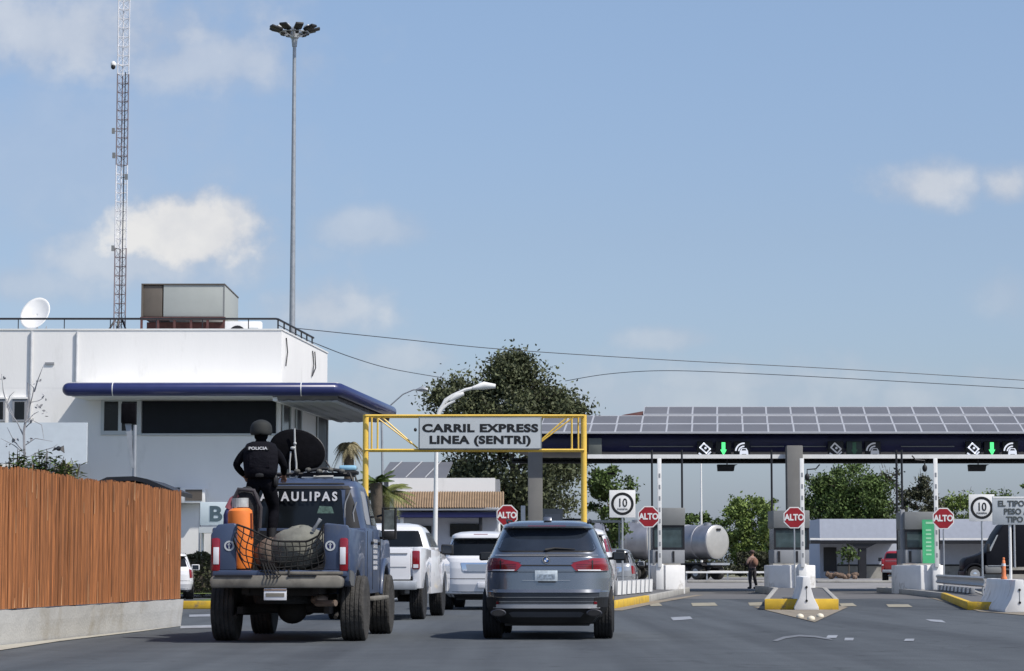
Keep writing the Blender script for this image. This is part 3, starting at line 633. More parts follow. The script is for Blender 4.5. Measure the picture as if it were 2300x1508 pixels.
for (px, py) in ((257,297),(258,352),(256,560),(286,400)):
    a, b = at(px, py, Y); mb = MB(); mb.box(a-x0-.05,a-x0+.05,-.3,-.2,b-zb-.1,b-zb+.1); mb.tube([(a-x0,-.25,b-zb),(0,0,b-zb)], .015, 4); mb.build('antenna_bracket', m_grey, tw)
a, b = at(257, 152, Y); mb = MB(); mb.ell((a-x0,-.25,b-zb+.06),(.10,.10,.13)); mb.tube([(a-x0,-.25,b-zb+.1),(0,0,b-zb+.05)], .02, 5); mb.build('camera_dome', m_white, tw, smooth=True)
mb = MB(); mb.ell((a-x0,-.28,b-zb-.03),(.085,.09,.10)); mb.build('camera_lens', m_blackm, tw, smooth=True)
mb = MB()
for s in (-.35,-.05,.3): mb.tube([(s,-.3,0),(s*.4,-.1,.42)], .035, 6)
mb.build('base_strut', m_dark, tw)
# ------------------------------------------------------------------ customs building on the left
bY = 86.0; DX, DY = math.sin(R(5.3)), math.cos(R(5.3))
bx0 = AX(628, bY); bld = thing('customs_building', 'white stucco building with roof parapet and navy awning', 'building', (bx0, bY, 0))
def SP(u, d, z): return (u+d*DX, d*DY, z)           # u to the right of the corner, d into depth
def sbox(mb, u0, u1, d0, d1, z0, z1, mi=None):
    v = [SP(u, d, z) for z in (z0, z1) for (u, d) in ((u0,d0),(u1,d0),(u1,d1),(u0,d1))]
    return mb.add(v, [(3,2,1,0),(4,5,6,7),(0,1,5,4),(1,2,6,5),(2,3,7,6),(3,0,4,7)], mi)
zTop = AZ(742, bY); zCan = AZ(872, bY); DP = 9.6; UL = -14.0
mb = MB(); sbox(mb, UL, 0, 0, DP, zCan, zTop); mb.build('upper_wall', m_wallw, bld)
mb = MB(); sbox(mb, UL, 0, .002, DP-.05, 0, zCan-.002)
mb.build('lower_wall', m_wallw, bld)
mb = MB(); sbox(mb, UL, .03, -.03, DP+.03, zTop, zTop+.05); mb.build('parapet_coping', m_white, bld)
def U(px, Y=bY): return AX(px, Y)-bx0
def wbox(name, mat, px0, px1, py0, py1, d0=-.05, d1=-.003, bevel=0, par=None):
    mb = MB(); Yq = bY+d0; sbox(mb, U(px0,Yq), U(px1,Yq), d0, d1, AZ(py1,Yq), AZ(py0,Yq)); return mb.build(name, mat, par or bld, bevel=bevel)
# window band
wbox('ribbon_window', M('unlit window', (.010,.012,.016), .35, spec=.15), 315, 617, 901, 974)
mb = MB()
for (a, b, c, d) in ((222,313,898,902),(222,313,968,977),(222,229,902,968),(261,269,902,968),(303,313,902,968),(313,620,974,978)):
    Yq = bY-.07; sbox(mb, U(a,Yq), U(b,Yq), -.07, -.004, AZ(d,Yq), AZ(c,Yq))
mb.build('window_frame', m_signg, bld)
wbox('window_pane', m_glass, 229, 261, 902, 968, -.05); wbox('window_pane', m_glass, 269, 303, 902, 968, -.05)
for (a, b) in ((22,53),(-20,5)):
    f = wbox('small_window', m_greylt, a, b, 895, 947, -.10); wbox('pane', m_glass, a+5, b-4, 903, 942, -.11, -.10, par=bld)
    wbox('window_sill', m_wallw, a-2, b+2, 892, 896, -.14)
for (px, a, b) in ((63,745,960),(166,746,858)):
    mb = MB(); u = U(px); mb.tube([SP(u,-.06,AZ(a,bY)), SP(u,-.06,AZ(b,bY))], .045, 8); mb.build('downpipe', M('pale pipe paint', (.55,.56,.57), .6), bld, smooth=True)
wbox('wall_plaque', m_greylt, 94, 114, 814, 819)
# side: posts and panes under the awning
zs = AZ(895, bY)
for (d0, d1, m, n_) in ((.15,1.5,m_glass,'side_window'),(1.5,2.6,m_greylt,'side_panel'),(2.8,3.6,m_dark,'side_window'),(7.2,9.3,m_dark,'side_window')):
    mb = MB(); sbox(mb, .003, .05, d0, d1, 4.0 if n_ != 'side_panel' else 3.8, zs-.2 if n_ != 'side_panel' else 5.8); mb.build(n_, m, bld)
mb = MB()
for d in (.05, 1.5, 2.65, 3.65, 7.1, 9.35): mb = MB(); sbox(mb, .05, .09, d-.05, d+.05, 3.0, zs-.2); mb.build('side_mullion', m_signg, bld)

# awning: thick navy tube round three sides, corrugated soffit
oh = 1.9; u0 = AX(160, bY-oh)-bx0; u1 = AX(760, bY-oh)-bx0
zc_ = (AZ(860,bY-oh)+AZ(890,bY-oh))/2; rt = .225; dE = DP+1.0
mb = MB(); mb.tube([SP(u0,-oh,zc_), SP(u1,-oh,zc_), SP(u1+.12,-oh+.15,zc_), SP(u1+.15,dE,zc_), SP(u1,dE+.15,zc_), SP(.2,dE+.15,zc_)], rt, 16)
mb.ell(SP(u0,-oh,zc_), (rt,rt,rt)); mb.build('awning_tube', m_navy, bld, smooth=True)
mb = MB(); mb.tube([SP(U(258,84)-0,-oh,zc_),SP(U(258,84)+.03,-oh,zc_)], rt+.008, 16); mb.tube([SP(U(684,84),-oh,zc_),SP(U(684,84)+.03,-oh,zc_)], rt+.008, 16); mb.build('tube_joint', m_white, bld, smooth=True)
mb = MB(); sbox(mb, u0+.1, .05, -oh, -.004, zc_-rt-.02, zc_-rt+.06); mb.build('soffit', m_white, bld)
mb = MB(); sbox(mb, u0, u1+.1, -oh+.05, -.01, zc_+rt-.03, zc_+rt+.02); mb.build('awning_top', m_white, bld)
mb = MB(); n = 34; zz = zc_-rt+.0
for i in range(n):
    d0 = -oh+.1+(dE+oh)*i/n; d1 = -oh+.1+(dE+oh)*(i+1)/n; dm = (d0+d1)/2
    mb.add([SP(.1,d0,zz),SP(u1+.1,d0,zz),SP(u1+.1,dm,zz-.13),SP(.1,dm,zz-.13),SP(.1,d1,zz),SP(u1+.1,d1,zz)], [(0,1,2,3),(3,2,5,4)])
mb.build('corrugated_soffit', m_tiled, bld, fix=False)
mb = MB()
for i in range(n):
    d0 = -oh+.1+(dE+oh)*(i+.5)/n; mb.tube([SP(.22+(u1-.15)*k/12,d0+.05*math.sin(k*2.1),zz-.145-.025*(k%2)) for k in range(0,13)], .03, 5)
mb.build('soffit_ridge_highlights', m_alu, bld)  # pale bars added as painted highlights along the soffit ridges
mb = MB(); sbox(mb, .06, u1+.05, -oh+.1, dE, zz+.03, zz+.2); mb.build('side_awning_deck', m_dark, bld)
mb = MB(); sbox(mb, .052, .2, -oh+.1, DP, zz-.16, zz-.02); mb.build('soffit_edge_trim', m_white, bld)
wbox('lower_wall_joint', m_greylt, 448, 450, 1130, 1240, -.03)
# roof railing
mb = MB(); zr = zTop+.42; pr = .03
mb.tube([SP(UL,.25,zr), SP(-.25,.25,zr), SP(-.2,.4,zr), SP(-.2,DP-2,zr)], .04, 6)
u = UL
while u < -.2: mb.tube([SP(u,.25,zTop),SP(u,.25,zr)], .018, 5); u += 1.6
for i in range(7): d = .4+i*1.15; mb.tube([SP(-.2,d,zTop),SP(-.2,d,zr)], .03, 5)
mb.tube([SP(-.2,.4,zr-.2),SP(-.2,DP-2,zr-.2)], .02, 5); mb.build('roof_railing', m_dark, bld)
for (d, L_, lp) in ((.75,1.0,0),(6.1,.95,1)):
    mb = MB(); mb.tube([SP(.03,d,zTop-.2),SP(.06,d+.1,zTop-.7),SP(.05,d-.15,zTop-.2-L_)], .022, 5)
    if lp: mb.tube([SP(.05,d-.15,zTop-.2-L_),SP(.06,d+.5,zTop-.8),SP(.05,d+.35,zTop-.2)], .022, 5)
    mb.build('hanging_cable', m_dark, bld)
# roof equipment (things on the roof)
Y = 90; x, z = at(318, 722, Y); zR = zTop-.05
ac = thing('rooftop_air_conditioner', 'big grey green air conditioner on a rusty frame on the roof', 'air conditioner', (x, Y, zR))
wd = (505-318)*Y/5623; za = AZ(712,Y)-zR; zb2 = AZ(640,Y)-zR
mb = MB(); mb.box(.78, wd, 0, 4.6, za, zb2); mb.build('casing', m_acg, ac, bevel=.02)
mb = MB(); mb.box(0, .74, .02, 4.5, za, zb2-.02); mb.build('louvre', m_acb, ac, bevel=.02)
mb = MB(); mb.box(-.02,.05,-.03,4.6,za,zb2+.01); mb.box(-.02,wd+.02,-.04,4.6,zb2,zb2+.04); mb.build('edge_trim', m_acb, ac)
mb = MB(); mb.box(.8,wd,-.015,0,zb2-.03,zb2-.01); mb.box(wd-.03,wd+.012,-.012,0,za,zb2); mb.build('seam', m_grey, ac)
mb = MB(); mb.box(-.05,wd+.05,-.05,.05,za-.12,za-.01); mb.box(0,wd,2,2.1,za-.12,za-.01)
for i in range(6): mb.box(i*wd/5-.04, i*wd/5+.04, -.04, .04, 0, za-.12)
mb.box(.1,wd-.1,.6,.66,.05,za-.14)
mb.build('support_frame', m_rust, ac)
x, z = at(505, 740, 89); ac2 = thing('small_air_conditioner', 'white condenser unit on the roof behind the railing', 'air conditioner', (x, 89, zR))
mb = MB(); mb.box(0,1.3,0,.5,.0,AZ(722,89)-zR); mb.build('casing', m_white, ac2, bevel=.02)
mb = MB(); mb.lathe([(.30,-.02),(.30,.0)], (.45,0,.2), 'y', 20); mb.build('fan_grille', m_blackm, ac2)
mb = MB(); mb.box(.85,1.2,-.012,0,.1,.42); mb.build('side_panel', m_signg, ac2)
x, z = at(82, 706, 89); dish = thing('satellite_dish', 'white satellite dish on the roof at the left', 'satellite dish', (x, 89, zR))
mb = MB(); n = 28; m_ = 8; vs = []; rx = .55
axd = Vector((-.25, -.85, .46)).normalized(); t1 = axd.cross(Vector((0,0,1))).normalized(); t2 = t1.cross(axd)
cz = AZ(708,89)-zR
for i in range(m_+1):
    r_ = i/m_
    for j in range(n):
        a = 2*math.pi*j/n; p = Vector((0,0,cz))+t1*r_*.56*math.cos(a)+t2*r_*.66*math.sin(a)+axd*(.14*r_*r_)
        vs.append(p)
mb.add(vs, [(i*n+j, i*n+(j+1) % n, (i+1)*n+(j+1) % n, (i+1)*n+j) for i in range(m_) for j in range(n)]); o = mb.build('reflector', m_white, dish, smooth=True, fix=False)
md = o.modifiers.new('s', 'SOLIDIFY'); md.thickness = .02; evalmods(o)
mb = MB(); mb.tube([(0,.1,cz),(0,.2,0)], .03, 6); mb.tube([(-.2,.1,cz-.4),(-.1,.3,0)], .015, 5); mb.tube([(.35,.1,cz-.4),(.2,.3,0)], .02, 5); mb.build('mount', m_galv, dish)
# window air conditioner, wall sign and pale panel on the facade
x, z = at(396, 1130, bY-.55); wac = thing('window_air_conditioner', 'box air conditioner with dark grille jutting from the white wall', 'air conditioner', (x, bY-.55, z))
k = (bY-.55)/5623
mb = MB(); mb.box(.12,64*k,0,.54,0,33*k); mb.build('casing', m_white, wac, bevel=.015)
mb = MB(); mb.box(20*k,58*k,-.02,-.002,5*k,30*k); mb.build('grille', m_acb, wac)
mb = MB(); mb.box(-.1,.08,.1,.5,-.15,35*k); mb.build('dark_bracket', m_dark, wac)
x, z = at(449, 1180, bY-2); ws = thing('wall_board', 'white board with boxy dark letter behind the police truck', 'sign', (x, bY-2, z)); k = (bY-2)/5623
mb = MB(); mb.box(0,2.6,0,.12,0,52*k); mb.build('board', M('bluish white board',(.62,.70,.72),.5,var=.03), ws, bevel=.01)
mb = MB(); mb.box(-.02,2.6,-.05,1.2,-.26,-.06); mb.build('ledge', m_signg, ws)
text('B', .70, M('teal grey lettering',(.07,.11,.13),.5), 'lettering', ws, (.52,-.012,.36), sx=1.15, bold=.02)
mb = MB(); mb.tube([(.02,.6,-.2),(.02,.6,-3.6)], .05, 8); mb.tube([(2.4,.6,-.2),(2.4,.6,-3.6)], .05, 8); mb.build('post', m_white, ws)
x, z = at(-60, 1042, bY-2.6); pn = thing('pale_wall_panel', 'pale bluish panel sticking out of the wall behind the bare tree', 'wall', (x, bY-2.6, 0)); k = (bY-2.6)/5623
mb = MB(); mb.box(0,255*k,0,.15,z,z+93*k); mb.build('panel', M('pale blue white render',(.60,.66,.70),.8,var=.04), pn)
mb = MB(); mb.box(.2,.35,.16,2.58,z-.0,z+.15); mb.box(2.7,2.85,.16,2.58,z,z+.15); mb.build('bracket', m_galv, pn)
# pole with folded bracket before the facade
Y = 62; x0 = AX(302, Y, 1090); lp = thing('equipment_pole', 'slim grey pole with slanting brace before the white wall', 'pole', (x0, Y, 0))
def P2(px, py): a, b = at(px, py, Y); return (a-x0, 0, b)
mb = MB(); mb.tube([(0,0,0), P2(303,955)], .05, 10); mb.build('pole', m_galv, lp, smooth=True)
mb = MB(); a, b = P2(283,950), P2(299,1052); mb.prism([(a[0]-.02,a[2]),(a[0]+.13,a[2]-.02),(b[0]+.02,b[2]),(b[0]-.03,b[2])], -.05, .03, 'y'); mb.build('brace', m_galv, lp)
a, b = P2(274,906), P2(306,952); mb = MB(); mb.box(a[0],b[0],-.15,.1,b[2],a[2]); mb.build('control_box', m_mblk, lp, bevel=.03)
# dark shelter roof showing over the fence
Y = 58; pts = [(215,1083),(240,1072),(300,1070),(330,1076),(395,1103)]; q = [at(a,b,Y) for a,b in pts]; x0 = q[0][0]
sh = thing('dark_shelter', 'dark roofed shelter peeking over the reed fence', 'shelter', (x0, Y, 0))
mb = MB(); mb.prism([(a-x0,b) for a,b in q]+[(a-x0,b-.10) for a,b in reversed(q)], 0, 3, 'y'); mb.build('roof', m_dark, sh)
mb = MB(); mb.prism([(q[1][0]-x0,0),(q[-2][0]-x0+.2,0),(q[-2][0]-x0+.2,q[-2][1]-.12),(q[1][0]-x0,q[1][1]-.12)], .3, 2.7, 'y'); mb.build('wall', M('bluish panel',(.12,.14,.22),.5), sh)
# ------------------------------------------------------------------ reed fence on a concrete base
A0 = Vector((-7.45, 28.5, 0)); A1 = Vector((AX(408,45,1405), 45, 0)); d = A1-A0; FL = d.length
fe = thing('reed_fence', 'red brown reed fence standing on a pale concrete base wall', 'fence', A0, math.atan2(d.y, d.x))
mb = MB(); nseg = 46; vs = []; fs = []
P_ = [(-.02,-.03),(.02,.30),(.03,.475),(-.20,.475),(-.2,-.03)]
for i in range(nseg+1):
    x = FL*i/nseg
    for (a, b) in P_: vs.append((x, -a+random.uniform(-.004,.004), b+(random.uniform(-.008,.008) if b > .4 else 0)))
n = 5
for i in range(nseg): fs += [(i*n+j, (i+1)*n+j, (i+1)*n+(j+1) % n, i*n+(j+1) % n) for j in range(n)]
fs += [tuple(range(n)), tuple(range(nseg*n, nseg*n+n))[::-1]]
mb.add(vs, fs); mb.build('base_wall', M('stained base concrete', (.46,.455,.43), .9, var=.06, vs=2, bump=.4, bs=22, stain=(.36,.335,.285,.50), sscale=1.1), fe)
mb = MB(); xx = 0
while xx < FL-.16:
    top = 2.42+.022*math.sin(xx*1.1)+.008*math.sin(xx*5.1)+random.uniform(-.03,.02)
    if random.random() < .008: top -= random.uniform(.05,.15)
    r_ = random.uniform(.010,.017); lean = random.uniform(-.02,.02); yo = random.choice((0,0,.018,-.012))+.02; z0 = .49
    mb.tube([(xx,yo,z0),(xx+lean*.5+random.uniform(-.006,.006),yo+random.uniform(-.008,.008),(z0+top)/2),(xx+lean,yo,top)], [r_,r_*.95,r_*.6], 5, cap=False)
    xx += random.uniform(.008,.017)
mb.build('reed_screen', m_reed, fe, fix=False)
mb = MB()
for i in range(60):
    xx = random.uniform(0,FL-.2); z0 = random.choice((.5,.5,random.uniform(.6,2.1),random.uniform(1.6,2.2))); l_ = random.uniform(.08,.5)
    mb.tube([(xx,-.006,z0),(xx+random.uniform(-.02,.02),-.008,z0+l_)], [.009,.004], 4, cap=False)
mb.build('split_reeds', m_reedlt, fe, fix=False)
mb = MB(); mb.box(0,FL-.18,.045,.075,.5,2.33); mb.build('backing_panel', M('brown backing', (.12,.045,.022), .9), fe)
mb = MB()
for i in range(6): mb.box(.3+i*3.1,.38+i*3.1,.08,.16,.475,2.3)
mb.box(FL-.19,FL-.15,0,.1,.475,2.36); mb.build('fence_post', m_rust, fe)
dn = Vector((-d.y, d.x, 0)).normalized()
flat('gravel_strip', [tuple((A0-dn*.0)[:2]), tuple((A0-dn*.85)[:2]), tuple((A0+d*.45-dn*.30)[:2]), tuple((A0+d*.75-dn*.22)[:2]), tuple((A1-dn*.05)[:2])], M('pale cement spill', (.40,.38,.32), .95, var=.12, vs=4, stain=(.3,.29,.25,.55), sscale=3), .010)
# ------------------------------------------------------------------ foliage
def leaves(mb, pts, size, asp=.55):
    for p in pts:
        a = rng.normal(size=3); a /= np.linalg.norm(a); b = np.cross(a, rng.normal(size=3)); b /= np.linalg.norm(b); s = size*rng.uniform(.6,1.4)
        a = a*s; b = b*s*asp; p = np.array(p)
        mb.add([p-a, p+b, p+a, p-b], [(0,1,2,3)])
def crown_pts(cs, n, clumps, cr):
    """cs: list of (center, radii, weight) -> leaf points gathered into clumps"""
    W = np.array([c[2] for c in cs], float); W /= W.sum(); out = []
    for k in range(clumps):
        c = cs[rng.choice(len(cs), p=W)]
        v = rng.normal(size=3); v /= np.linalg.norm(v); rad = rng.uniform(.45,1.0)**.45
        cc = np.array(c[0])+v*np.array(c[1])*rad*rng.uniform(.9,1.06)
        q = rng.normal(size=(n//clumps,3))*cr*rng.uniform(.5,1.3)*np.array((1,1,.75)); out.append(cc+q)
    return np.concatenate(out)
def tree(px, Y, zt_, zc0, rx, label, mat, n=7000, leaf=.16, extra=(), name='tree', cat='tree', group=None, clumps=None, trunk=.16, twigs=0, pts2=None):
    x0 = AX(px, Y); root = thing(name, label, cat, (x0, Y, 0), 0, group)
    zc = (zt_+zc0)/2; rz_ = (zt_-zc0)/2
    cs = [((0,0,zc),(rx,rx*.9,rz_),3)]+[((a,b,c),(r1,r1,r2),w_) for (a,b,c,r1,r2,w_) in extra]
    mb = MB(); leaves(mb, crown_pts(cs, n, clumps or max(20, n//60), rx*.13), leaf); mb.build('crown', mat, root, fix=False)
    mb = MB(); mb.tube([(0,0,0),(.05*rx,0,zc0*.6),(0,.05,zc)], [trunk,trunk*.8,trunk*.4], 8)
    for i in range(7):
        a = i*2.4; h = zc0*.7+(zc-zc0*.7)*(i/7); e = Vector((math.cos(a)*rx*.7, math.sin(a)*rx*.6, zc+rz_*random.uniform(-.4,.6)))
        mb.tube([(0,0,h), tuple(e*.5+Vector((0,0,h*.5))), tuple(e)], [trunk*.4,trunk*.25,trunk*.08], 5)
    if twigs:
        for i in range(twigs):
            a = random.uniform(0,math.pi*2); f = random.uniform(.75,1.0); zz = zc+rz_*random.uniform(-.2,1.0); rr_ = math.sqrt(max(0,1-((zz-zc)/rz_)**2))
            p = Vector((math.cos(a)*rx*rr_*f, math.sin(a)*rx*rr_*f, zz)); o_ = Vector((p.x*.18, p.y*.18, random.uniform(.1,.9)))
            mb.tube([tuple(p*.8+Vector((0,0,zz*.2))), tuple(p+o_)], [.03,.01], 4, cap=False)
    mb.build('trunk', m_bark, root, smooth=True, fix=False)
    return root
tree(1150, 140, AZ(848,140), 3.0, 3.55, 'big dark olive tree rising behind the overhead express sign', m_leaft, 60000, .115,
     ((.2,0,AZ(850,140),1.5,.9,.7),(0,-.2,AZ(822,140),.8,.6,.16),(2.0,0,AZ(925,140),1.9,1.3,.8),(-2.8,0,AZ(905,140),1.7,1.2,.7),(2.9,0,AZ(945,140),1.0,.9,.4),(2.9,.3,AZ(1000,140),1.2,1.5,.5),(-2.4,0,5,2.0,2.0,.7),(1.5,0,5,2.6,2.2,.8),(-4.1,0,AZ(900,140),.6,.4,.12),(3.6,0,AZ(915,140),.5,.35,.10)), clumps=330, trunk=.3, twigs=90)
tree(1372, 150, AZ(1035,150), 2, 1.5, 'loose light green tree between yellow post and white ten sign', m_leafm, 7000, .11, ((-.5,0,6,.8,1,.5),), clumps=60)
tree(1684, 190, AZ(1112,190), 1.0, 2.0, 'round bright green tree behind the soldier and tanker', m_leafl, 16000, .115, ((.2,-.3,2.6,2.0,1.6,1),(-.9,0,5.3,.8,.6,.25)), clumps=140)
tree(1745, 185, AZ(1125,185), 0.6, 1.3, 'pale green tree close behind the concrete column', m_leafl, 6000, .115, clumps=60)
tree(1578, 205, AZ(1150,205), 1.5, 1.7, 'small green tree above the round tank body', m_leafm, 3500, .15, clumps=50)
tree(1525, 205, AZ(1140,205), 1.5, 1.2, 'small green tree behind the booth with square window', m_leafm, 2000, .15, clumps=40)
tree(1905, 214, AZ(1032,214), 1.2, 3.7, 'wide dark green tree behind the low white building', m_leafm, 22000, .145, ((-1.5,0,6.5,2.2,2.2,1),(1.8,0,6,2.2,2.0,1)), clumps=170, trunk=.25, twigs=20)
tree(2073, 214, AZ(1072,214), 1.2, 1.7, 'narrow green tree behind the booth with green banner', m_leafd, 8000, .135, clumps=90, twigs=30)
tree(2165, 225, AZ(1108,225), 1.0, 2.6, 'low yellowish green tree left of the right speed sign', m_leafl, 8000, .15, clumps=80, twigs=25)
tree(2245, 232, AZ(1105,232), 1.0, 2.4, 'low green tree behind the right speed sign', m_leafm, 7000, .15, clumps=80, twigs=10)
tree(2312, 190, AZ(1060,190), 1.0, 1.6, 'green tree cut by the right edge of the view', m_leafm, 4000, .15, clumps=60)
tree(1995, 222, AZ(1045,222), 1.5, 2.0, 'sparse tree with bare twigs between two green crowns', m_leafd, 2500, .15, clumps=60, twigs=70)
mb = MB(); P_ = [(rng.uniform(AX(1330,240), AX(2600,240)), rng.uniform(238,246), abs(rng.normal())*1.0+.2) for i in range(9000)]
leaves(mb, P_, .22); tag(mb.build('far_bushes', m_leafd, fix=False), 'dark band of far-off bushes along the horizon behind the lanes', 'bushes', kind='stuff')
mb = MB(); P_ = [(rng.uniform(AX(1655,186), AX(1765,186)), rng.uniform(183,186), rng.uniform(.3,2.0)) for i in range(3500)]
leaves(mb, P_, .14); tag(mb.build('hedge', m_leafd, fix=False), 'dark hedge below the round bright green tree', 'hedge')
mb = MB(); Yh = 85.3; P_ = []
for i in range(6000):
    a = rng.uniform(AX(404,Yh), AX(520,Yh)); P_.append((a, rng.uniform(Yh-.9,Yh), rng.uniform(.0,1.34+.06*math.sin(a*7))))
root = thing('trimmed_hedge', 'dark trimmed hedge between reed fence and police truck', 'hedge', (AX(404,Yh), Yh-.5, .13))
leaves(mb, [(p[0]-AX(404,Yh), p[1]-Yh+.5, p[2]) for p in P_], .07); mb.build('foliage', m_leafd, root, fix=False)
mb = MB(); mb.box(.1,1.6,-.3,.35,0,1.15); mb.build('stem_mass', m_bark, root)
o = sheet('grass_verge', [(AX(395,82.2),82.2),(AX(600,82.2),82.2),(AX(600,85.9),85.9),(AX(380,85.9),85.9)], .14, m_grass)
root = thing('yellow_kerb', 'worn yellow kerb in front of the trimmed hedge', 'kerb', (AX(400,62), 62, 0))
mb = MB(); mb.box(-.3,3.4,0,.18,0,.2); mb.build('kerb_stone', m_yelk, root, bevel=.02)
mb = MB(); mb.box(.02,.45,19,19.4,0,.28); mb.build('kerb_end_block', m_yelk, root, bevel=.03)
mb = MB(); mb.box(-.3,3.6,.19,20,0,.13); mb.build('verge_bed', m_grass, root)
# shrub and bare tree behind the fence
def leafy(px, py, Y, n, spread, hgt, label, mat=m_leafm):
    x0, zt_ = at(px, py, Y); root = thing('leafy_shrub', label, 'shrub', (x0, Y, 0)); mb = MB()
    st = MB()
    for i in range(n):
        a = random.uniform(0, 2*math.pi); rr_ = random.uniform(0, spread); e = Vector((rr_*math.cos(a), rr_*math.sin(a)*.5, zt_-abs(rr_)*.35-random.uniform(0,hgt)))
        b = Vector((e.x*.2, e.y*.2, zt_-1.3)); st.tube([tuple(b), tuple(e)], [.012,.006], 4, cap=False)
        for k in range(14):
            f = .35+.65*k/14; p = b.lerp(e, f); dd = Vector((random.uniform(-1,1), random.uniform(-1,1), random.uniform(-.4,.3))).normalized()*random.uniform(.12,.24)
            q = p+dd; sd = dd.cross(Vector((0,0,1)))*.22; md_ = p.lerp(q,.5)+Vector((0,0,.02))
            mb.add([p, md_+sd, q, md_-sd], [(0,1,2,3)])
    mb.build('foliage', mat, root, fix=False); st.tube([(0,0,0),(0,0,zt_-1.2)], [.04,.03], 6); st.build('stem', m_bark, root, fix=False)
leafy(30, 1000, 48, 44, .8, .6, 'leafy green shrub poking over the left end of the fence')
leafy(100, 1002, 49, 50, .6, .6, 'bushy shrub in front of the pale wall panel', m_leafm)
leafy(150, 1024, 50, 22, .35, .3, 'low leafy shrub tips above the reed fence top', m_leafy)
Y = 52; x0 = AX(56, Y); bt = thing('bare_tree', 'thin leafless young tree before the white wall at the left', 'tree', (x0, Y, 0))
mb = MB()
def P3(px, py): a, b = at(px, py, Y); return (a-x0, random.uniform(-.1,.1), b)
for pts, r_ in (([(50,1268),(55,1050),(55,970),(64,900),(63,860)], .035), ([(55,985),(40,950),(22,925),(8,880),(3,840)], .016), ([(60,930),(72,890),(76,872),(66,862)], .016), ([(76,880),(84,858),(98,825)], .016),
                ([(56,960),(75,945),(95,955),(100,990)], .012), ([(56,1000),(80,985),(118,992)], .012), ([(50,1010),(30,990),(15,960)], .014), ([(62,905),(85,900),(100,895)], .010), ([(28,932),(15,905),(22,890),(33,880)], .010), ([(55,1020),(30,1000),(0,985)], .012), ([(58,950),(75,930),(88,925)], .012), ([(50,1035),(85,1015),(118,1005),(128,998)], .010)):
    q = [P3(*p) for p in pts]; mb.tube(q, [r_]+[r_*.8]*(len(q)-2)+[r_*.3], 5)
mb.build('trunk', m_barkp, bt, smooth=True, fix=False)
mb = MB(); P_ = []
for (px, py) in ((30,990),(42,988),(100,930),(92,912),(84,856),(98,895),(62,985),(12,1000),(75,945),(5,850)):
    c = P3(px,py)
    for k in range(5): P_.append((c[0]+random.gauss(0,.05), c[1], c[2]+random.gauss(0,.035)))
leaves(mb, P_, .045); mb.build('dry_leaves', m_barkp, bt, fix=False)
x, z = at(132, 1008, 52.5); bird = thing('bird', 'small black bird flying above the fence near the shrubs', 'bird', (x, 52.5, z))
mb = MB(); mb.ell((0,0,0),(.055,.12,.05)); mb.ell((-.03,.12,.03),(.03,.035,.03)); mb.tube([(0,-.1,0),(.01,-.2,-.02)], [.03,.012], 6); mb.build('body', m_blackm, bird, smooth=True)
for s in (-1,1): mb = MB(); mb.add([(0,.05,.02),(s*.10,.03,.05+.02*s),(s*.13,-.04,-.05-.04*(s>0)),(0,-.06,0),(0,.05,.01),(s*.10,.03,.04+.02*s),(s*.13,-.04,-.06-.04*(s>0)),(0,-.06,-.01)],[(0,1,2,3),(7,6,5,4),(0,4,5,1),(1,5,6,2),(2,6,7,3),(3,7,4,0)]); mb.build('wing', m_blackm, bird)
# palms
def palm(px, py, Y, rad, nf, label, mat, droop=1.0, lean=0, trunk_r=.16):
    x0, zt_ = at(px, py, Y); root = thing('palm_tree', label, 'palm', (x0, Y, 0)); mb = MB(); lf = []
    for i in range(nf):
        a = 2*math.pi*i/nf*2.618; elv = random.uniform(-.3,1.2); L_ = rad*random.uniform(.75,1.05); c, s = math.cos(a), math.sin(a); prev = None
        for k in range(13):
            f = k/12; r_ = L_*f*math.cos(elv*.6); zz = zt_+L_*(f*math.sin(elv)-droop*.55*f*f); p = Vector((c*r_, s*r_, zz))
            if prev is not None:
                mb.add([prev+Vector((0,0,.012)), p+Vector((0,0,.012)), p-Vector((0,0,.012)), prev-Vector((0,0,.012))], [(0,1,2,3)])
                if k > 1:
                    ln = L_*.42*math.sin(math.pi*min(.95,f*.85+.12)); dr = (p-prev).normalized()
                    for sd in (-1,1):
                        for h in (0,.5):
                            q = prev.lerp(p,h); si = Vector((-s,c,0))*sd; tip = q+(si*.75+dr*.75+Vector((0,0,-.35))).normalized()*ln
                            mb.add([q-dr*.02, q+dr*.02, tip], [(0,1,2)])
            prev = p
    mb.build('fronds', mat, root, fix=False)
    mb = MB(); mb.tube([(0,0,0),(.05,0,zt_*.5),(0,0,zt_)], [trunk_r*1.2,trunk_r,trunk_r*1.3], 10); mb.build('trunk', m_bark, root, smooth=True)
palm(862, 1112, 84, 1.25, 30, 'green palm right of the police truck cab', m_leafy, 1.0)
palm(845, 1085, 80, .75, 16, 'smaller palm close behind the police truck roof', m_leafm, .7)
palm(783, 1000, 92, .72, 40, 'tall palm with dry drooping fronds beside the yellow post', m_leafb, 2.2)
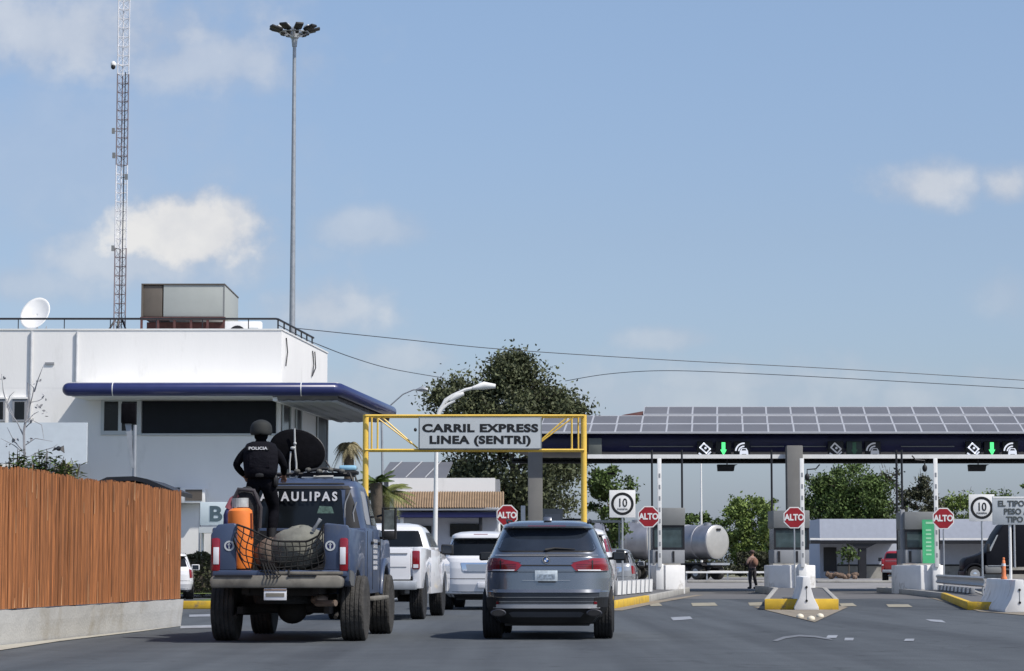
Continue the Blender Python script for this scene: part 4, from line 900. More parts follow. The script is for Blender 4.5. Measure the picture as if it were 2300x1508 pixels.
# ------------------------------------------------------------------ distant buildings
Y = 126; ob = thing('office_building', 'low white building with brown tile awning and solar roof', 'building', (AX(860,Y), Y, 0)); k = Y/5623; x0 = AX(860,Y)
def ox(px): return AX(px,Y)-x0
def obx(name, mat, a, b, c, d, y0, y1, bevel=0, par=None): mb = MB(); mb.box(ox(a), ox(b), y0, y1, AZ(d,Y+y0), AZ(c,Y+y0)); return mb.build(name, mat, par or ob, bevel=bevel)
obx('parapet', m_wallw, 872, 1112, 1074, 1106, 0, 8)
obx('parapet_end', m_greylt, 1112, 1122, 1077, 1106, .1, 7)
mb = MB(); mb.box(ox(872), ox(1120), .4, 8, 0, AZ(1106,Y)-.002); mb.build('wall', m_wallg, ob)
mb = MB(); za, zb_ = AZ(1106,Y), AZ(1142,Y-1.6); n = 44
for i in range(n):
    a = ox(885)+(ox(1132)-ox(885))*i/n; b = ox(885)+(ox(1132)-ox(885))*(i+1)/n; m_ = (a+b)/2
    mb.add([(a,0,za),(m_,-.02,za+.07),(b,0,za),(b,-1.6,zb_),(m_,-1.62,zb_+.07),(a,-1.6,zb_)], [(0,1,4,5),(1,2,3,4)])
mb.build('tile_awning', m_tile, ob, fix=False)
mb = MB(); mb.box(ox(888),ox(1130),-1.5,.38,zb_-.10,zb_-.02); mb.build('awning_beam', m_white, ob)
mb = MB(); mb.box(ox(888),ox(1130),-1.45,.3,zb_-.45,zb_-.2); mb.build('awning_fascia', m_navyd, ob)
obx('shop_window', m_glass, 1010, 1078, 1177, 1206, .30, .395); obx('shop_window', m_glass, 900, 968, 1182, 1240, .30, .395)
for a in (1080, 905, 1120):
    mb = MB(); mb.tube([(ox(a),-1.2,0),(ox(a),-1.2,zb_-.4)], .09, 8); mb.build('awning_post', m_dark if a == 1080 else m_white, ob)
mb = MB(); z1, z2 = AZ(1074,Y+.3), AZ(1038,Y+6); mb.add([(ox(850),.3,z1),(ox(1000),.3,z1),(ox(1010),6,z2),(ox(862),6,z2),(ox(850),.3,z1-.08),(ox(1000),.3,z1-.08),(ox(1010),6,z2-.08),(ox(862),6,z2-.08)],[(0,1,2,3),(7,6,5,4),(0,4,5,1),(1,5,6,2),(2,6,7,3),(3,7,4,0)]); mb.build('solar_roof', m_panel, ob)
mb = MB()
for px in (876, 924, 968): mb.tube([(ox(px-14),.3,z1+.03),(ox(px+14)-.0,6,z2+.03)], .035, 4)
mb.build('roof_seam', m_alu, ob)
mb = MB(); mb.box(ox(850), ox(872), 1, 6, 0, z1-.1); mb.build('side_wall', m_greylt, ob)
# low white building behind the right booths
Y = 200; wbd = thing('low_white_building', 'low flat white building with dark canopy beyond the lanes', 'building', (AX(1842,Y), Y, 0)); x0 = AX(1842,Y)
obw = lambda name, mat, a, b, c, d, y0, y1: (lambda mb: mb.build(name, mat, wbd))(MB().box(AX(a,Y)-x0, AX(b,Y)-x0, y0, y1, max(0,AZ(d,Y+y0)), AZ(c,Y+y0)))
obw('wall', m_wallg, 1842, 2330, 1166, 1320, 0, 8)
obw('door', m_dark, 1850, 1879, 1230, 1284, -.08, -.005); obw('wall_dado', m_conc, 1880, 2330, 1272, 1310, -.06, -.005)
obw('dark_band', m_dark, 1880, 2330, 1268, 1272, -.1, -.004)
mb = MB(); Yc = 196; mb.box(AX(1822,Yc)-x0, AX(2022,Yc)-x0, -4, -.02, AZ(1221,Yc), AZ(1214,Yc)); mb.box(AX(2110,Yc)-x0, AX(2330,Yc)-x0, -4, -.02, AZ(1221,Yc), AZ(1214,Yc)); mb.build('canopy_slab', m_dark, wbd)
mb = MB(); mb.box(AX(1820,Yc)-x0, AX(2330,Yc)-x0, -4.05, -4.0, AZ(1213,Yc), AZ(1209,Yc)); mb.build('canopy_edge', m_white, wbd)
mb = MB(); mb.box(AX(1930,Yc)-x0, AX(1947,Yc)-x0, -3.8, -3.2, 0, AZ(1220,Yc)); mb.prism([(AX(1905,Yc)-x0,AZ(1220,Yc)),(AX(1972,Yc)-x0,AZ(1220,Yc)),(AX(1948,Yc)-x0,AZ(1232,Yc)),(AX(1929,Yc)-x0,AZ(1232,Yc))], -3.9, -3.3, 'y'); mb.build('canopy_column', m_dark, wbd)
root = thing('potted_plant', 'small green plant growing before the low white building', 'plant', (AX(1906,190), 190, 0))
mb = MB(); leaves(mb, [(rng.normal()*.35, rng.normal()*.3, 1.9+rng.normal()*.28) for i in range(200)], .16); mb.build('foliage', m_leafm, root, fix=False)
mb = MB(); mb.tube([(0,0,0),(.05,0,1.9)], .05, 6); mb.build('stem', m_bark, root)
root = thing('rock_bed', 'brown heap of stones and soil under the small plant', 'rocks', (AX(1895,188), 188, 0)); mb = MB()
for i in range(14): mb.ell((random.uniform(-1.3,1.3), random.uniform(-.3,.3), random.uniform(.05,.4)), (random.uniform(.15,.35),.2,random.uniform(.1,.25)), 8, 6, jit=.12)
mb.build('stones', M('brown stone', (.16,.11,.08), .9, var=.4, vs=2), root)
for (a, b, Y, lab) in ((1545,1765,150,'long pale kerb behind the soldier and the tanker'), (1835,2022,150,'long pale kerb between the middle and right booths')):
    root = thing('pale_kerb', lab, 'kerb', (AX(a,Y), Y, 0)); mb = MB(); mb.box(0, AX(b,Y)-AX(a,Y), 0, .5, 0, .14); mb.build('kerb_stone', m_conc, root, bevel=.02)
root = thing('guard_rail', 'white guard rail beyond the lane by the tanker', 'guard rail', (AX(1540,172), 172, 0)); mb = MB(); Lr = AX(1735,172)-AX(1540,172)
mb.box(0, Lr, 0, .08, .50, .63); mb.build('rail', m_white, root)
mb = MB()
for i in range(5): MB().box(i*Lr/4.2, i*Lr/4.2+.1, .09, .2, 0, .6).build('rail_post', m_galv, root)
# white backing wall behind BMW: pale pipe line seen left of the white ten sign
root = thing('pipe_barrier', 'white horizontal pipe barrier behind the yellow post', 'barrier', (AX(1230,99), 108, 0)); Lr = AX(1425,99)-AX(1230,99)
mb = MB(); zz = AZ(1163,99); mb.tube([(0,0,zz),(Lr,0,zz)], .06, 8); mb.build('pipe', m_white, root)
mb = MB(); mb.tube([(.3,0,0),(.3,0,zz)], .05, 6); mb.tube([(Lr-.2,0,0),(Lr-.2,0,zz)], .05, 6); mb.build('pipe_post', m_galv, root)
root = thing('service_cabinet', 'grey service cabinet right of the left concrete column', 'cabinet', (AX(1218,103), 103, 0)); mb = MB(); mb.box(0,.85,0,.8,0,AZ(1143,103)); mb.build('cabinet_body', m_grey, root, bevel=.03)
mb = MB(); mb.box(.1,.75,-.015,-.002,1.6,AZ(1150,103)-.1); mb.build('cabinet_door', m_greylt, root)
root = thing('dark_service_hut', 'dark walled hut under the left end of the canopy', 'hut', (AX(1240,112), 112, 0)); mb = MB(); mb.box(0,1.5,0,3,0,AZ(1165,112)); mb.build('wall', m_blackm, root)
root = thing('white_post', 'short white post between the stop sign and the left column', 'post', (AX(1175,102), 102, 0)); mb = MB(); mb.box(-.09,.09,0,.18,0,AZ(1136,102)); mb.build('post_body', m_white, root, bevel=.02)
root = thing('flag_pole', 'thin pale pole rising behind the tanker', 'pole', (AX(1576,196), 196, 0)); mb = MB(); mb.tube([(0,0,0),(0,0,AZ(1010,196))], [.10,.06], 8); mb.build('pole', m_white, root)
# ------------------------------------------------------------------ overhead cables
m_cable = M('weathered cable', (.055,.06,.07), .6)
def wire(pts, Y, label, r_=.017):
    q = [Vector((at(a,b,y_)[0], y_, at(a,b,y_)[1])) for (a,b),y_ in zip(pts, Y)]
    out = []
    for i in range(len(q)-1):
        p0, p1, p2, p3 = q[max(i-1,0)], q[i], q[i+1], q[min(i+2,len(q)-1)]
        for k in range(8):
            t = k/8; out.append(.5*((2*p1)+(p2-p0)*t+(2*p0-5*p1+4*p2-p3)*t*t+(3*p1-p0-3*p2+p3)*t**3))
    out.append(q[-1]); o = out[0]; mb = MB(); mb.tube([tuple(p-o) for p in out], r_, 5)
    tag(mb.build('overhead_cable', m_cable, smooth=True, loc=o), label, 'cable', 'overhead cables')
wire([(668,738),(900,762),(1130,785),(1500,809),(1900,830),(2420,862)], [93,100,106,112,116,120], 'upper overhead cable running from the roof to the right edge')
wire([(704,770),(790,803),(880,829),(1000,850)], [94,104,118,134], 'overhead cable dipping from the roof corner into the dark tree', .019)
wire([(1270,856),(1370,840),(1500,833),(1700,840),(2000,856),(2420,880)], [138,135,132,130,128,126], 'lower overhead cable running from the dark tree to the right edge', .019)
# ------------------------------------------------------------------ vehicles
class Shell:
    """body given by plan outlines: keys (z, half width, rear y, front y, exponent)"""
    def __init__(s, keys): s.k = np.array(keys, float)
    def g(s, z): return [np.interp(z, s.k[:,0], s.k[:,i]) for i in (1,2,3,4)]
    def rear(s, x, z):
        w_, yr, yf, n = s.g(z); hl = (yf-yr)/2; q = min(.999, abs(x)/w_); return yr+hl*(1-(1-q**n)**(1/n))
    def side(s, y, z):
        w_, yr, yf, n = s.g(z); hl = (yf-yr)/2; q = min(.999, abs(y-(yr+yf)/2)/hl); return w_*(1-q**n)**(1/n)
    def mesh(s, z0, z1, nz=40, M_=72):
        zs = sorted(set([round(float(a), 4) for a in np.linspace(z0, z1, nz)]+[round(float(k), 4) for k in s.k[:,0] if z0 <= k <= z1])); vs = []
        for z in zs:
            w_, yr, yf, n = s.g(z); hl = (yf-yr)/2; yc = (yr+yf)/2
            for j in range(M_):
                a = 2*math.pi*(j+.5)/M_; c, q = math.cos(a), math.sin(a)
                vs.append((math.copysign(abs(c)**(2/n), c)*w_, yc+math.copysign(abs(q)**(2/n), q)*hl, z))
        k = len(zs); fs = [(i*M_+j, i*M_+(j+1) % M_, (i+1)*M_+(j+1) % M_, (i+1)*M_+j) for i in range(k-1) for j in range(M_)]
        fs += [tuple(range(M_))[::-1], tuple(range((k-1)*M_, k*M_))]
        mb = MB(); mb.add(vs, fs); return mb
    def rpatch(s, rows, off=.006, th=.03, nc=14, nr=3):
        """rows: (z, x left, x right)"""
        return s._p(rows, lambda x, z: (x, s.rear(x, z)-off, z), lambda x, z: (x, s.rear(x, z)+th, z), nc, nr)
    def spatch(s, rows, side=1, off=.006, th=.03, nc=14, nr=3):
        return s._p(rows, lambda y, z: (side*(s.side(y, z)+off), y, z), lambda y, z: (side*(s.side(y, z)-th), y, z), nc, nr)
    def _p(s, rows, f, b, nc, nr):
        zz = []
        for (a, c) in zip(rows, rows[1:]):
            for i in range(nr): t = i/nr; zz.append(tuple(a[k]*(1-t)+c[k]*t for k in range(3)))
        zz.append(rows[-1]); V = []; B = []
        for (z, l, r) in zz:
            for j in range(nc+1): x = l+(r-l)*j/nc; V.append(f(x, z)); B.append(b(x, z))
        n = nc+1; o = len(V); fs = []
        for i in range(len(zz)-1):
            for j in range(nc):
                q = (i*n+j, i*n+j+1, (i+1)*n+j+1, (i+1)*n+j); fs += [q, tuple(o+t for t in q[::-1])]
        for i in range(len(zz)-1):
            for j in (0, nc): fs.append((i*n+j, (i+1)*n+j, o+(i+1)*n+j, o+i*n+j))
        for j in range(nc):
            for i in (0, len(zz)-1): fs.append((i*n+j, i*n+j+1, o+i*n+j+1, o+i*n+j))
        mb = MB(); mb.add(V+B, fs); return mb
def cut(o, cyls):
    """wheel openings: cylinders across x"""
    mb = MB()
    for (y, z, r_) in cyls: mb.lathe([(r_,-2),(r_,2)], (0,y,z), 'x', 32)
    c = mb.build('cutter', m_dark); md = o.modifiers.new('b', 'BOOLEAN'); md.object = c; md.operation = 'DIFFERENCE'; md.solver = 'EXACT'
    c.parent = o.parent
    if o.parent: pass
    bpy.context.view_layer.update(); evalmods(o); bpy.data.objects.remove(c)
    o.data.polygons.foreach_set('use_smooth', [True]*len(o.data.polygons)); o.data.set_sharp_from_angle(angle=R(38)); return o
def wheel(par, x, y, r_, wd, tm, rm, side, hub=.6):
    mb = MB(); h = wd/2; pr = [(r_*hub,-h*.8),(r_*.85,-h*.98),(r_*.96,-h*.92),(r_*.995,-h*.78)]
    for k in range(5):
        a = -h*.7+k*h*.35-.0; pr += [(r_,a-h*.10),(r_,a+h*.10),(r_*.972,a+h*.13),(r_*.972,a+h*.22)]
    pr = pr[:-2]+[(r_*.995,h*.78),(r_*.96,h*.92),(r_*.85,h*.98),(r_*hub,h*.8)]
    mb.lathe(pr, (0,0,0), 'x', 36); t = mb.build('wheel', tm, par, smooth=True, loc=(x, y, r_))
    mb = MB(); s = side
    mb.lathe([(r_*hub,s*h*.78),(r_*hub*.92,s*h*.5),(r_*hub*.3,s*h*.45),(r_*.18,s*h*.6),(.01,s*h*.62)], (0,0,0), 'x', 28)
    for k in range(6):
        a = k*math.pi/3; c, q = math.cos(a), math.sin(a)
        mb.tube([(s*h*.55, c*r_*.12, q*r_*.12), (s*h*.62, c*r_*hub*.95, q*r_*hub*.95)], .028, 5)
    mb.build('rim', rm, t, smooth=True)
    return t
def mirror(par, x, y, z, s, mat, wd=.22, ht=.155, dp=.11):
    a, b = sorted((s*(x+.04), s*(x+.04+wd)))
    mb = MB(); mb.prism([(a,z-ht*.42),(a,z+ht*.40),(b,z+ht*.5) if s < 0 else (b,z+ht*.38),(b,z-ht*.5)] if s > 0 else [(a,z-ht*.5),(a,z+ht*.38),(b,z+ht*.40),(b,z-ht*.42)], y-dp/2, y+dp/2, 'y')
    m = mb.build('side_mirror', mat, par, bevel=.035, seg=3)
    MB().tube([(s*(x-.06), y+.03, z-ht*.3),(s*(x+.08), y, z-ht*.25)], .025, 6).build('mirror_arm', m_blackm, m)
    MB().box(a+.03, b-.03, y-dp/2-.006, y-dp/2-.001, z-ht*.33, z+ht*.30).build('mirror_glass', m_glassb, m)
    return m
# ---- dark grey SUV
yb = 37.3; sx = (1225-1150)*yb/5623
car = thing('dark_grey_suv', 'dark metallic grey suv waiting right of the police truck', 'suv', (sx, yb-.75, 0), -R(2.7))
SK = [(.24,.80,.20,4.5,5),(.34,.90,.10,4.75,5),(.46,.955,.03,4.85,5),(.62,.965,.0,4.88,5),(.70,.965,.0,4.88,5),(.712,.968,.035,4.88,5),(.90,.965,.05,4.86,5),(.96,.96,.055,4.82,5),(1.03,.95,.06,4.65,5),
      (1.10,.93,.075,4.2,5.5),(1.20,.895,.10,3.9,6),(1.235,.875,.125,3.8,6),(1.25,.865,.165,3.7,6),(1.30,.845,.20,3.6,6),(1.45,.775,.33,3.2,6),(1.58,.715,.45,2.85,6),(1.63,.69,.48,2.7,6),(1.635,.69,.33,2.7,6),(1.66,.68,.325,2.65,6),(1.69,.655,.40,2.55,6),(1.72,.60,.50,2.4,5),(1.745,.50,.7,2.2,4),(1.755,.3,1.0,1.9,3)]
S = Shell(SK); ry, fy, wr = .93, 3.86, .375
b = S.mesh(.24, 1.755, 90, 96).build('body', m_bmw, car); cut(b, [(ry,.36,.425),(fy,.36,.425)])
S.rpatch([(1.30,-.70,.70),(1.34,-.735,.735),(1.50,-.665,.665),(1.60,-.60,.60),(1.625,-.56,.56)], .006, .03, 24, 4).build('rear_window', m_glassb, car, smooth=True)
S.rpatch([(1.285,-.66,.66),(1.298,-.70,.70)], .010, .03, 20, 1).build('window_seal', m_blackm, car)
mb = MB(); mb.tube([(-.02,S.rear(0,1.31)-.03,1.31),(.12,S.rear(.12,1.335)-.03,1.335),(.42,S.rear(.42,1.32)-.03,1.32)], [.022,.018,.008], 6); mb.build('wiper', m_blackm, car)
for s in (-1, 1):
    xs = lambda a, b: (a, b) if s > 0 else (-b, -a)
    l = S.rpatch([(1.005,*xs(.44,.90)),(1.03,*xs(.41,.915)),(1.09,*xs(.36,.91)),(1.12,*xs(.40,.90)),(1.165,*xs(.60,.875)),(1.19,*xs(.68,.85))], .012, .05, 14, 3).build('tail_lamp', m_redl, car, smooth=True)
    S.rpatch([(1.006,*xs(.47,.885)),(1.024,*xs(.46,.895))], .019, .02, 12, 1).build('lens_strip', m_lensw, l)
    for zq, q0 in ((1.045,.44),(1.072,.44),(1.100,.44),(1.135,.62)): S.rpatch([(zq,*xs(q0,.86)),(zq+.009,*xs(q0,.86))], .017, .02, 10, 1).build('lens_rib', m_redld, l)
    S.rpatch([(1.03,*xs(.665,.685)),(1.16,*xs(.665,.685))], .018, .02, 3, 3).build('lens_rib', m_blackm, l)
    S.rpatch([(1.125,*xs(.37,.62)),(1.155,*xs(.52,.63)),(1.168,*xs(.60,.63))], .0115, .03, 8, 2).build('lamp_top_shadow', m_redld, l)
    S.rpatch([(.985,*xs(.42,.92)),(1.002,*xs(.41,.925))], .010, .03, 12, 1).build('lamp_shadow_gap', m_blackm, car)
    S.spatch([(1.01,.12,.60),(1.10,.13,.55),(1.15,.16,.40)], s, .010, .04, 8, 3).build('tail_lamp', m_redl, car, smooth=True)
    S.rpatch([(.52,*xs(.70,.86)),(.56,*xs(.69,.87))], .010, .02, 6, 1).build('reflector', m_redld, car)
    mb = MB(); mb.lathe([(.085,0),(.10,-.01),(.10,-.05),(.085,-.055),(.075,-.03),(.07,.1)], (0,0,0), 'y', 20); e = mb.build('exhaust_tip', M('dark exhaust metal', (.10,.10,.11), .35, .8), car, smooth=True, loc=(s*.70,.08,.395)); e.scale = (1.15,1,.52); q_ = MB(); q_.lathe([(.080,-.052),(.080,-.057)], (0,0,0), 'y', 18); q_.build('exhaust_bore', m_blackm, e)
    S.spatch([(1.27,.75,3.35),(1.34,.75,3.28),(1.55,.98,2.95),(1.60,1.15,2.75)], s, .006, .03, 20, 4).build('side_window', m_glass, car, smooth=True)
    S.spatch([(.33,.15,.50),(.62,.10,.50)], s, .012, .03, 6, 2).build('lower_cladding', m_blackm, car)
    mb = MB(); mb.tube([(s*.60,.75,1.72),(s*.62,.95,1.765),(s*.62,2.4,1.775),(s*.6,2.6,1.73)], .017, 6); mb.build('roof_rail', m_blackm, car, smooth=True)
    mirror(car, .90, 3.05, 1.235, s, m_blackm)
    for y in (ry, fy): wheel(car, s*.825, y, wr, .29, m_tyre, m_rim, s)
S.rpatch([(.24,-.80,.80),(.34,-.88,.88),(.40,-.90,.90),(.455,-.87,.87)], .012, .03, 20, 3).build('rear_valance', m_blackm, car, smooth=True)
S.rpatch([(.46,-.78,.78),(.50,-.80,.80),(.515,-.79,.79)], .016, .03, 20, 2).build('bumper_trim', M('satin silver trim', (.72,.73,.75), .25, .6, var=.03), car, smooth=True)
S.rpatch([(.33,-.50,.50),(.39,-.55,.55),(.41,-.50,.50)], .022, .03, 16, 2).build('diffuser', M('dark satin plastic', (.06,.065,.075), .4), car, smooth=True)
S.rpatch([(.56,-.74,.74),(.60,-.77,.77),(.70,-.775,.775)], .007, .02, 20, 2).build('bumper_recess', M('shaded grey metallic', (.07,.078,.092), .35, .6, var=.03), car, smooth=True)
S.rpatch([(.690,-.78,.78),(.735,-.80,.80)], .030, .03, 20, 1).build('bumper_ledge', m_bmw, car, smooth=True)
for (z, a) in ((.555,.74),(.615,.775)):
    S.rpatch([(z,-a,a),(z+.010,-a,a)], .013, .02, 20, 1).build('bumper_crease_highlight', m_chrome, car, smooth=True)  # bright strips stand in for the highlights on the bumper creases
S.rpatch([(1.075,-.42,.42),(1.088,-.40,.40),(1.094,-.36,.36)], .006, .02, 16, 1).build('tailgate_shadow_line', m_blackm, car)
S.rpatch([(.86,-.34,.34),(.868,-.36,.36)], .010, .02, 16, 1).build('plate_crease_highlight', m_silver, car)  # light catching the crease, put in as a silver strip
S.rpatch([(.985,-.40,.40),(.992,-.41,.41)], .004, .02, 16, 1).build('tailgate_line', m_blackm, car)
mb = S.rpatch([(1.225,-.76,.76),(1.245,-.75,.75)], .014, .03, 20, 1); mb.build('tailgate_chrome_edge', m_silver, car, smooth=True)
yp = S.rear(0,.93); pl = MB().box(-.165,.165,yp-.022,yp-.004,.855,1.01).build('number_plate', m_plate, car, bevel=.005)
MB().box(-.13,.13,yp-.026,yp-.0225,.89,.955).build('plate_marks', M('plate blue grey marks', (.28,.34,.40), .6, var=.5, vs=30), pl)
MB().box(-.12,.14,yp-.03,yp-.004,.838,.853).build('plate_lip', m_blackm, pl)
ye = S.rear(0,1.17)-.012
mb = MB(); mb.lathe([(.058,-.008),(.058,0)], (0,0,0), 'y', 24); em = mb.build('round_badge', m_blackm, car, loc=(0,ye,1.165))
for i in range(4):
    mb = MB(); P_ = [(0,0)]+[(.033*math.cos(R(90*i+15*k)), .033*math.sin(R(90*i+15*k))) for k in range(7)]; mb.prism(P_, -.013, -.009, 'y'); mb.build('badge_quarter', m_lensw if i % 2 == 0 else M('badge blue', (.02,.12,.4), .4), em)
mb = MB(); ring(mb, 0, 0, .047, .056, 0, 2*math.pi, -.012, -.009, 20); mb.build('badge_ring', m_silver, em)
mb = MB(); mb.prism([(.62,1.745),(.80,1.745),(.86,1.752),(.72,1.80),(.66,1.805)], -.06, .06, 'x'); mb.build('roof_antenna', m_bmw, car, bevel=.01)
mb = MB(); mb.box(-.62,.62,.35,4.5,.20,.40); mb.box(-.82,.82,.75,1.1,.22,.5); mb.build('underbody', m_blackm, car)
S.rpatch([(1.655,-.28,.28),(1.672,-.28,.28)], .004, .01, 8, 1).build('brake_light', m_redld, car)

# ---- generic SUV
def suv(name, label, cx, Y, rz, paint, wdt=1.0, hgt=1.9, L_=5.1, lamp='tall', par=None, rm=m_rim):
    root = thing(name, label, 'suv', (cx, Y, 0), rz); k = hgt/1.9; w_ = wdt
    SK = [(.30,.86,.22,L_-.3,5),(.40,.94,.06,L_-.1,6),(.62,.99,.0,L_,6),(.74,1.0,.0,L_,6),(.745,.995,.05,L_,6),(1.0,.99,.05,L_-.1,6),(1.15,.965,.08,L_-.6,6.5),(1.24,.935,.12,3.9,7),(1.28,.91,.17,3.8,7),(1.5,.84,.30,3.3,7),
          (1.68,.775,.42,2.95,7),(1.72,.75,.44,2.9,7),(1.725,.75,.28,2.85,7),(1.78,.735,.30,2.75,7),(1.83,.68,.40,2.6,5),(1.87,.56,.6,2.4,4),(1.89,.35,.9,2.0,3)]
    S = Shell([(a*k, b*w_, c, d_, e) for a, b, c, d_, e in SK]); ry, fy = 1.05, L_-.95
    b = S.mesh(.30*k, 1.89*k, 60, 72).build('body', paint, root); cut(b, [(ry,.38,.45),(fy,.38,.45)])
    S.rpatch([(1.30*k,-.80*w_,.80*w_),(1.5*k,-.75*w_,.75*w_),(1.70*k,-.66*w_,.66*w_)], .006, .03, 20, 5).build('rear_window', m_glass, root, smooth=True)
    S.rpatch([(1.80*k,-.17,.17),(1.815*k,-.17,.17)], .004, .02, 6, 1).build('brake_light', m_redld, root)
    for s in (-1, 1):
        xs = lambda a, b_: (a*w_, b_*w_) if s > 0 else (-b_*w_, -a*w_)
        if lamp == 'tall':
            S.rpatch([(.86*k,*xs(.84,.975)),(1.26*k,*xs(.80,.93))], .012, .04, 6, 4).build('tail_lamp', m_redl, root, smooth=True)
        elif lamp == 'high':
            S.rpatch([(1.28*k,*xs(.80,.93)),(1.62*k,*xs(.72,.82))], .012, .04, 6, 4).build('tail_lamp', m_redl, root, smooth=True)
        S.spatch([(1.30*k,.55,3.5),(1.5*k,.62,3.15),(1.66*k,.75,2.85)], s, .006, .03, 16, 4).build('side_window', m_glass, root, smooth=True)
        mirror(root, .95*w_, 3.35, 1.28*k, s, m_blackm if lamp == 'high' else paint, .26, .22, .14)
        for y in (ry, fy): wheel(root, s*(.86*w_), y, .385, .27, m_tyre, rm, s)
    S.rpatch([(.74*k,-.95*w_,.95*w_),(.755*k,-.95*w_,.95*w_)], .004, .06, 16, 1).build('bumper_gap', m_blackm, root)
    S.rpatch([(.30*k,-.8*w_,.8*w_),(.44*k,-.88*w_,.88*w_)], .010, .02, 16, 2).build('rear_valance', m_blackm, root)
    y_ = S.rear(0,.6*k); p = MB().box(-.165+.12,.165+.12,y_-.02,y_-.003,.53*k,.66*k).build('number_plate', m_lensw, root, bevel=.004)
    S.rpatch([(.90*k,-.36,.36),(.95*k,-.42,.42),(1.13*k,-.46,.46)], .012, .02, 12, 2).build('plate_recess', m_chrome if lamp == 'tall' else paint, root, smooth=True)
    S.rpatch([(.925*k,-.30,.30),(1.09*k,-.34,.34)], .017, .02, 10, 1).build('recess_panel', m_silver, root, smooth=True)
    MB().box(-.6,.6,.4,L_-.6,.24,.42).build('underbody', m_blackm, root)
    return root
suv('white_suv', 'large white suv queued between white pickup and dark grey suv', AX(1078,61.2), 60.4, -R(4.0), m_wpaint, 1.0, 1.92)
suv('white_suv', 'white suv mostly hidden behind right side of the dark grey suv', AX(1288,72)+.1, 71, -R(4.0), m_wpaint, 1.0, 2.15, 5.0, 'high')
suv('silver_suv', 'grey suv with dark windows beyond the hidden white suv', AX(1366,92), 90.5, -R(4.0), m_silver, .95, 1.68, 4.9, 'tall')
suv('white_car', 'white car just showing right of the reed fence end', AX(351,79)+.42, 78.0, R(9), m_wpaint, .92, 1.5, 4.5, 'tall')
# ---- pickup
def pickup(name, label, cx, Y, rz, paint, ht=1.95, cat='pickup truck', det=True):
    root = thing(name, label, cat, (cx, Y, 0), rz); W = 1.0; ry, fy, wr = 1.15, 4.75, .41
    def arch(y0, r_, z0, n=14): return [(y0+r_*math.cos(math.pi*(1-i/n)), max(z0, .42+r_*math.sin(math.pi*(1-i/n)))) for i in range(n+1)]
    for s in (-1, 1):
        poly = [(.06,.62)]+arch(ry,.52,.62)+[(2.0,.62),(2.0,1.42),(.06,1.44)]
        mb = MB(); mb.prism(poly, s*(W-.16), s*W, 'x'); mb.build('bed_side', paint, root, bevel=.03)
    MB().box(-.83,.83,.1,2.0,.80,.86).build('bed_floor', m_blackm, root)
    t = MB().box(-.80,.80,.035,.11,.80,1.42).build('tailgate', paint, root, bevel=.02)
    MB().box(-.74,.74,.022,.034,1.30,1.325).build('tailgate_shadow_line', m_greylt, t)
    MB().box(-.06,.06,.018,.036,1.20,1.27).build('tailgate_handle', m_blackm, t)
    mb = MB(); mb.box(.35,.72,.028,.0345,1.04,1.055); mb.box(-.1,.25,.028,.0345,.98,.995); mb.build('tailgate_trim', m_greylt, t)
    low = [(2.02,.50),(4.2,.50)]+arch(fy,.53,.50)+[(5.75,.55),(5.8,.9),(5.72,1.15),(4.5,1.32),(4.1,1.36),(2.02,1.40)]
    mb = MB(); mb.prism(low, -W, W, 'x'); mb.build('body', paint, root, bevel=.04)
    S = Shell([(1.36,.965,2.04,4.35,8),(1.45,.95,2.05,4.2,8),(1.75,.83,2.18,3.6,8),(1.86,.76,2.26,3.35,7),(ht-.03,.66,2.4,3.1,6),(ht,.45,2.6,2.9,4)])
    S.mesh(1.36, ht, 24, 64).build('cab', paint, root, smooth=True)
    S.rpatch([(1.46,-.82,.82),(1.72,-.74,.74),(1.79,-.70,.70)], .006, .03, 14, 3).build('rear_window', m_glass, root, smooth=True)
    for s in (-1, 1):
        S.spatch([(1.46,2.3,3.95),(1.70,2.42,3.55),(1.76,2.5,3.4)], s, .006, .03, 14, 3).build('side_window', m_glass, root, smooth=True)
        l = MB().box(s*.83 if s > 0 else -.985, .985 if s > 0 else -.83, .02, .14, 1.0, 1.37).build('tail_lamp', m_redl, root, bevel=.025)
        a = .86*s; MB().box(min(a, a+s*.10), max(a, a+s*.10), .010, .0185, 1.03, 1.10).build('lamp_lens', m_lensw, l)
        mirror(root, .98, 3.75, 1.42, s, m_blackm, .26, .26, .14)
        for y in (ry, fy): wheel(root, s*(.83), y, wr, .29, m_tyre, m_rim, s)
        MB().box(s*.72 if s > 0 else -.86, .86 if s > 0 else -.72, .82, .9, .18, .70).build('mud_flap', m_blackm, root)
    mb = MB(); mb.box(-.93,.93,-.10,.10,.60,.78); mb.build('rear_bumper', m_chrome if det is True else m_galv, root, bevel=.03)
    MB().box(-.16,.16,-.115,-.102,.62,.75).build('number_plate', m_plate, root)
    mb = MB(); mb.box(-.45,.45,.3,5.2,.45,.62); mb.tube([(-.75,ry,.42),(.75,ry,.42)], .07, 8); mb.ell((0,ry,.42),(.2,.2,.18)); mb.build('chassis', m_under, root)
    mb = MB(); mb.tube([(-.6,.05,.42),(.1,.0,.36),(.55,-.02,.42)], .03, 6); mb.build('exhaust_pipe', m_galv, root, smooth=True)
    return root
pickup('white_pickup', 'white pickup truck with red tail lamp right of the police truck', AX(840,50.5)-.02, 49.4, -R(4.4), m_wpaint, det='g')
pickup('red_pickup', 'red pickup truck parked beyond the lanes by the white building', AX(2008,154), 152.5, -R(10), m_redp, det=False)
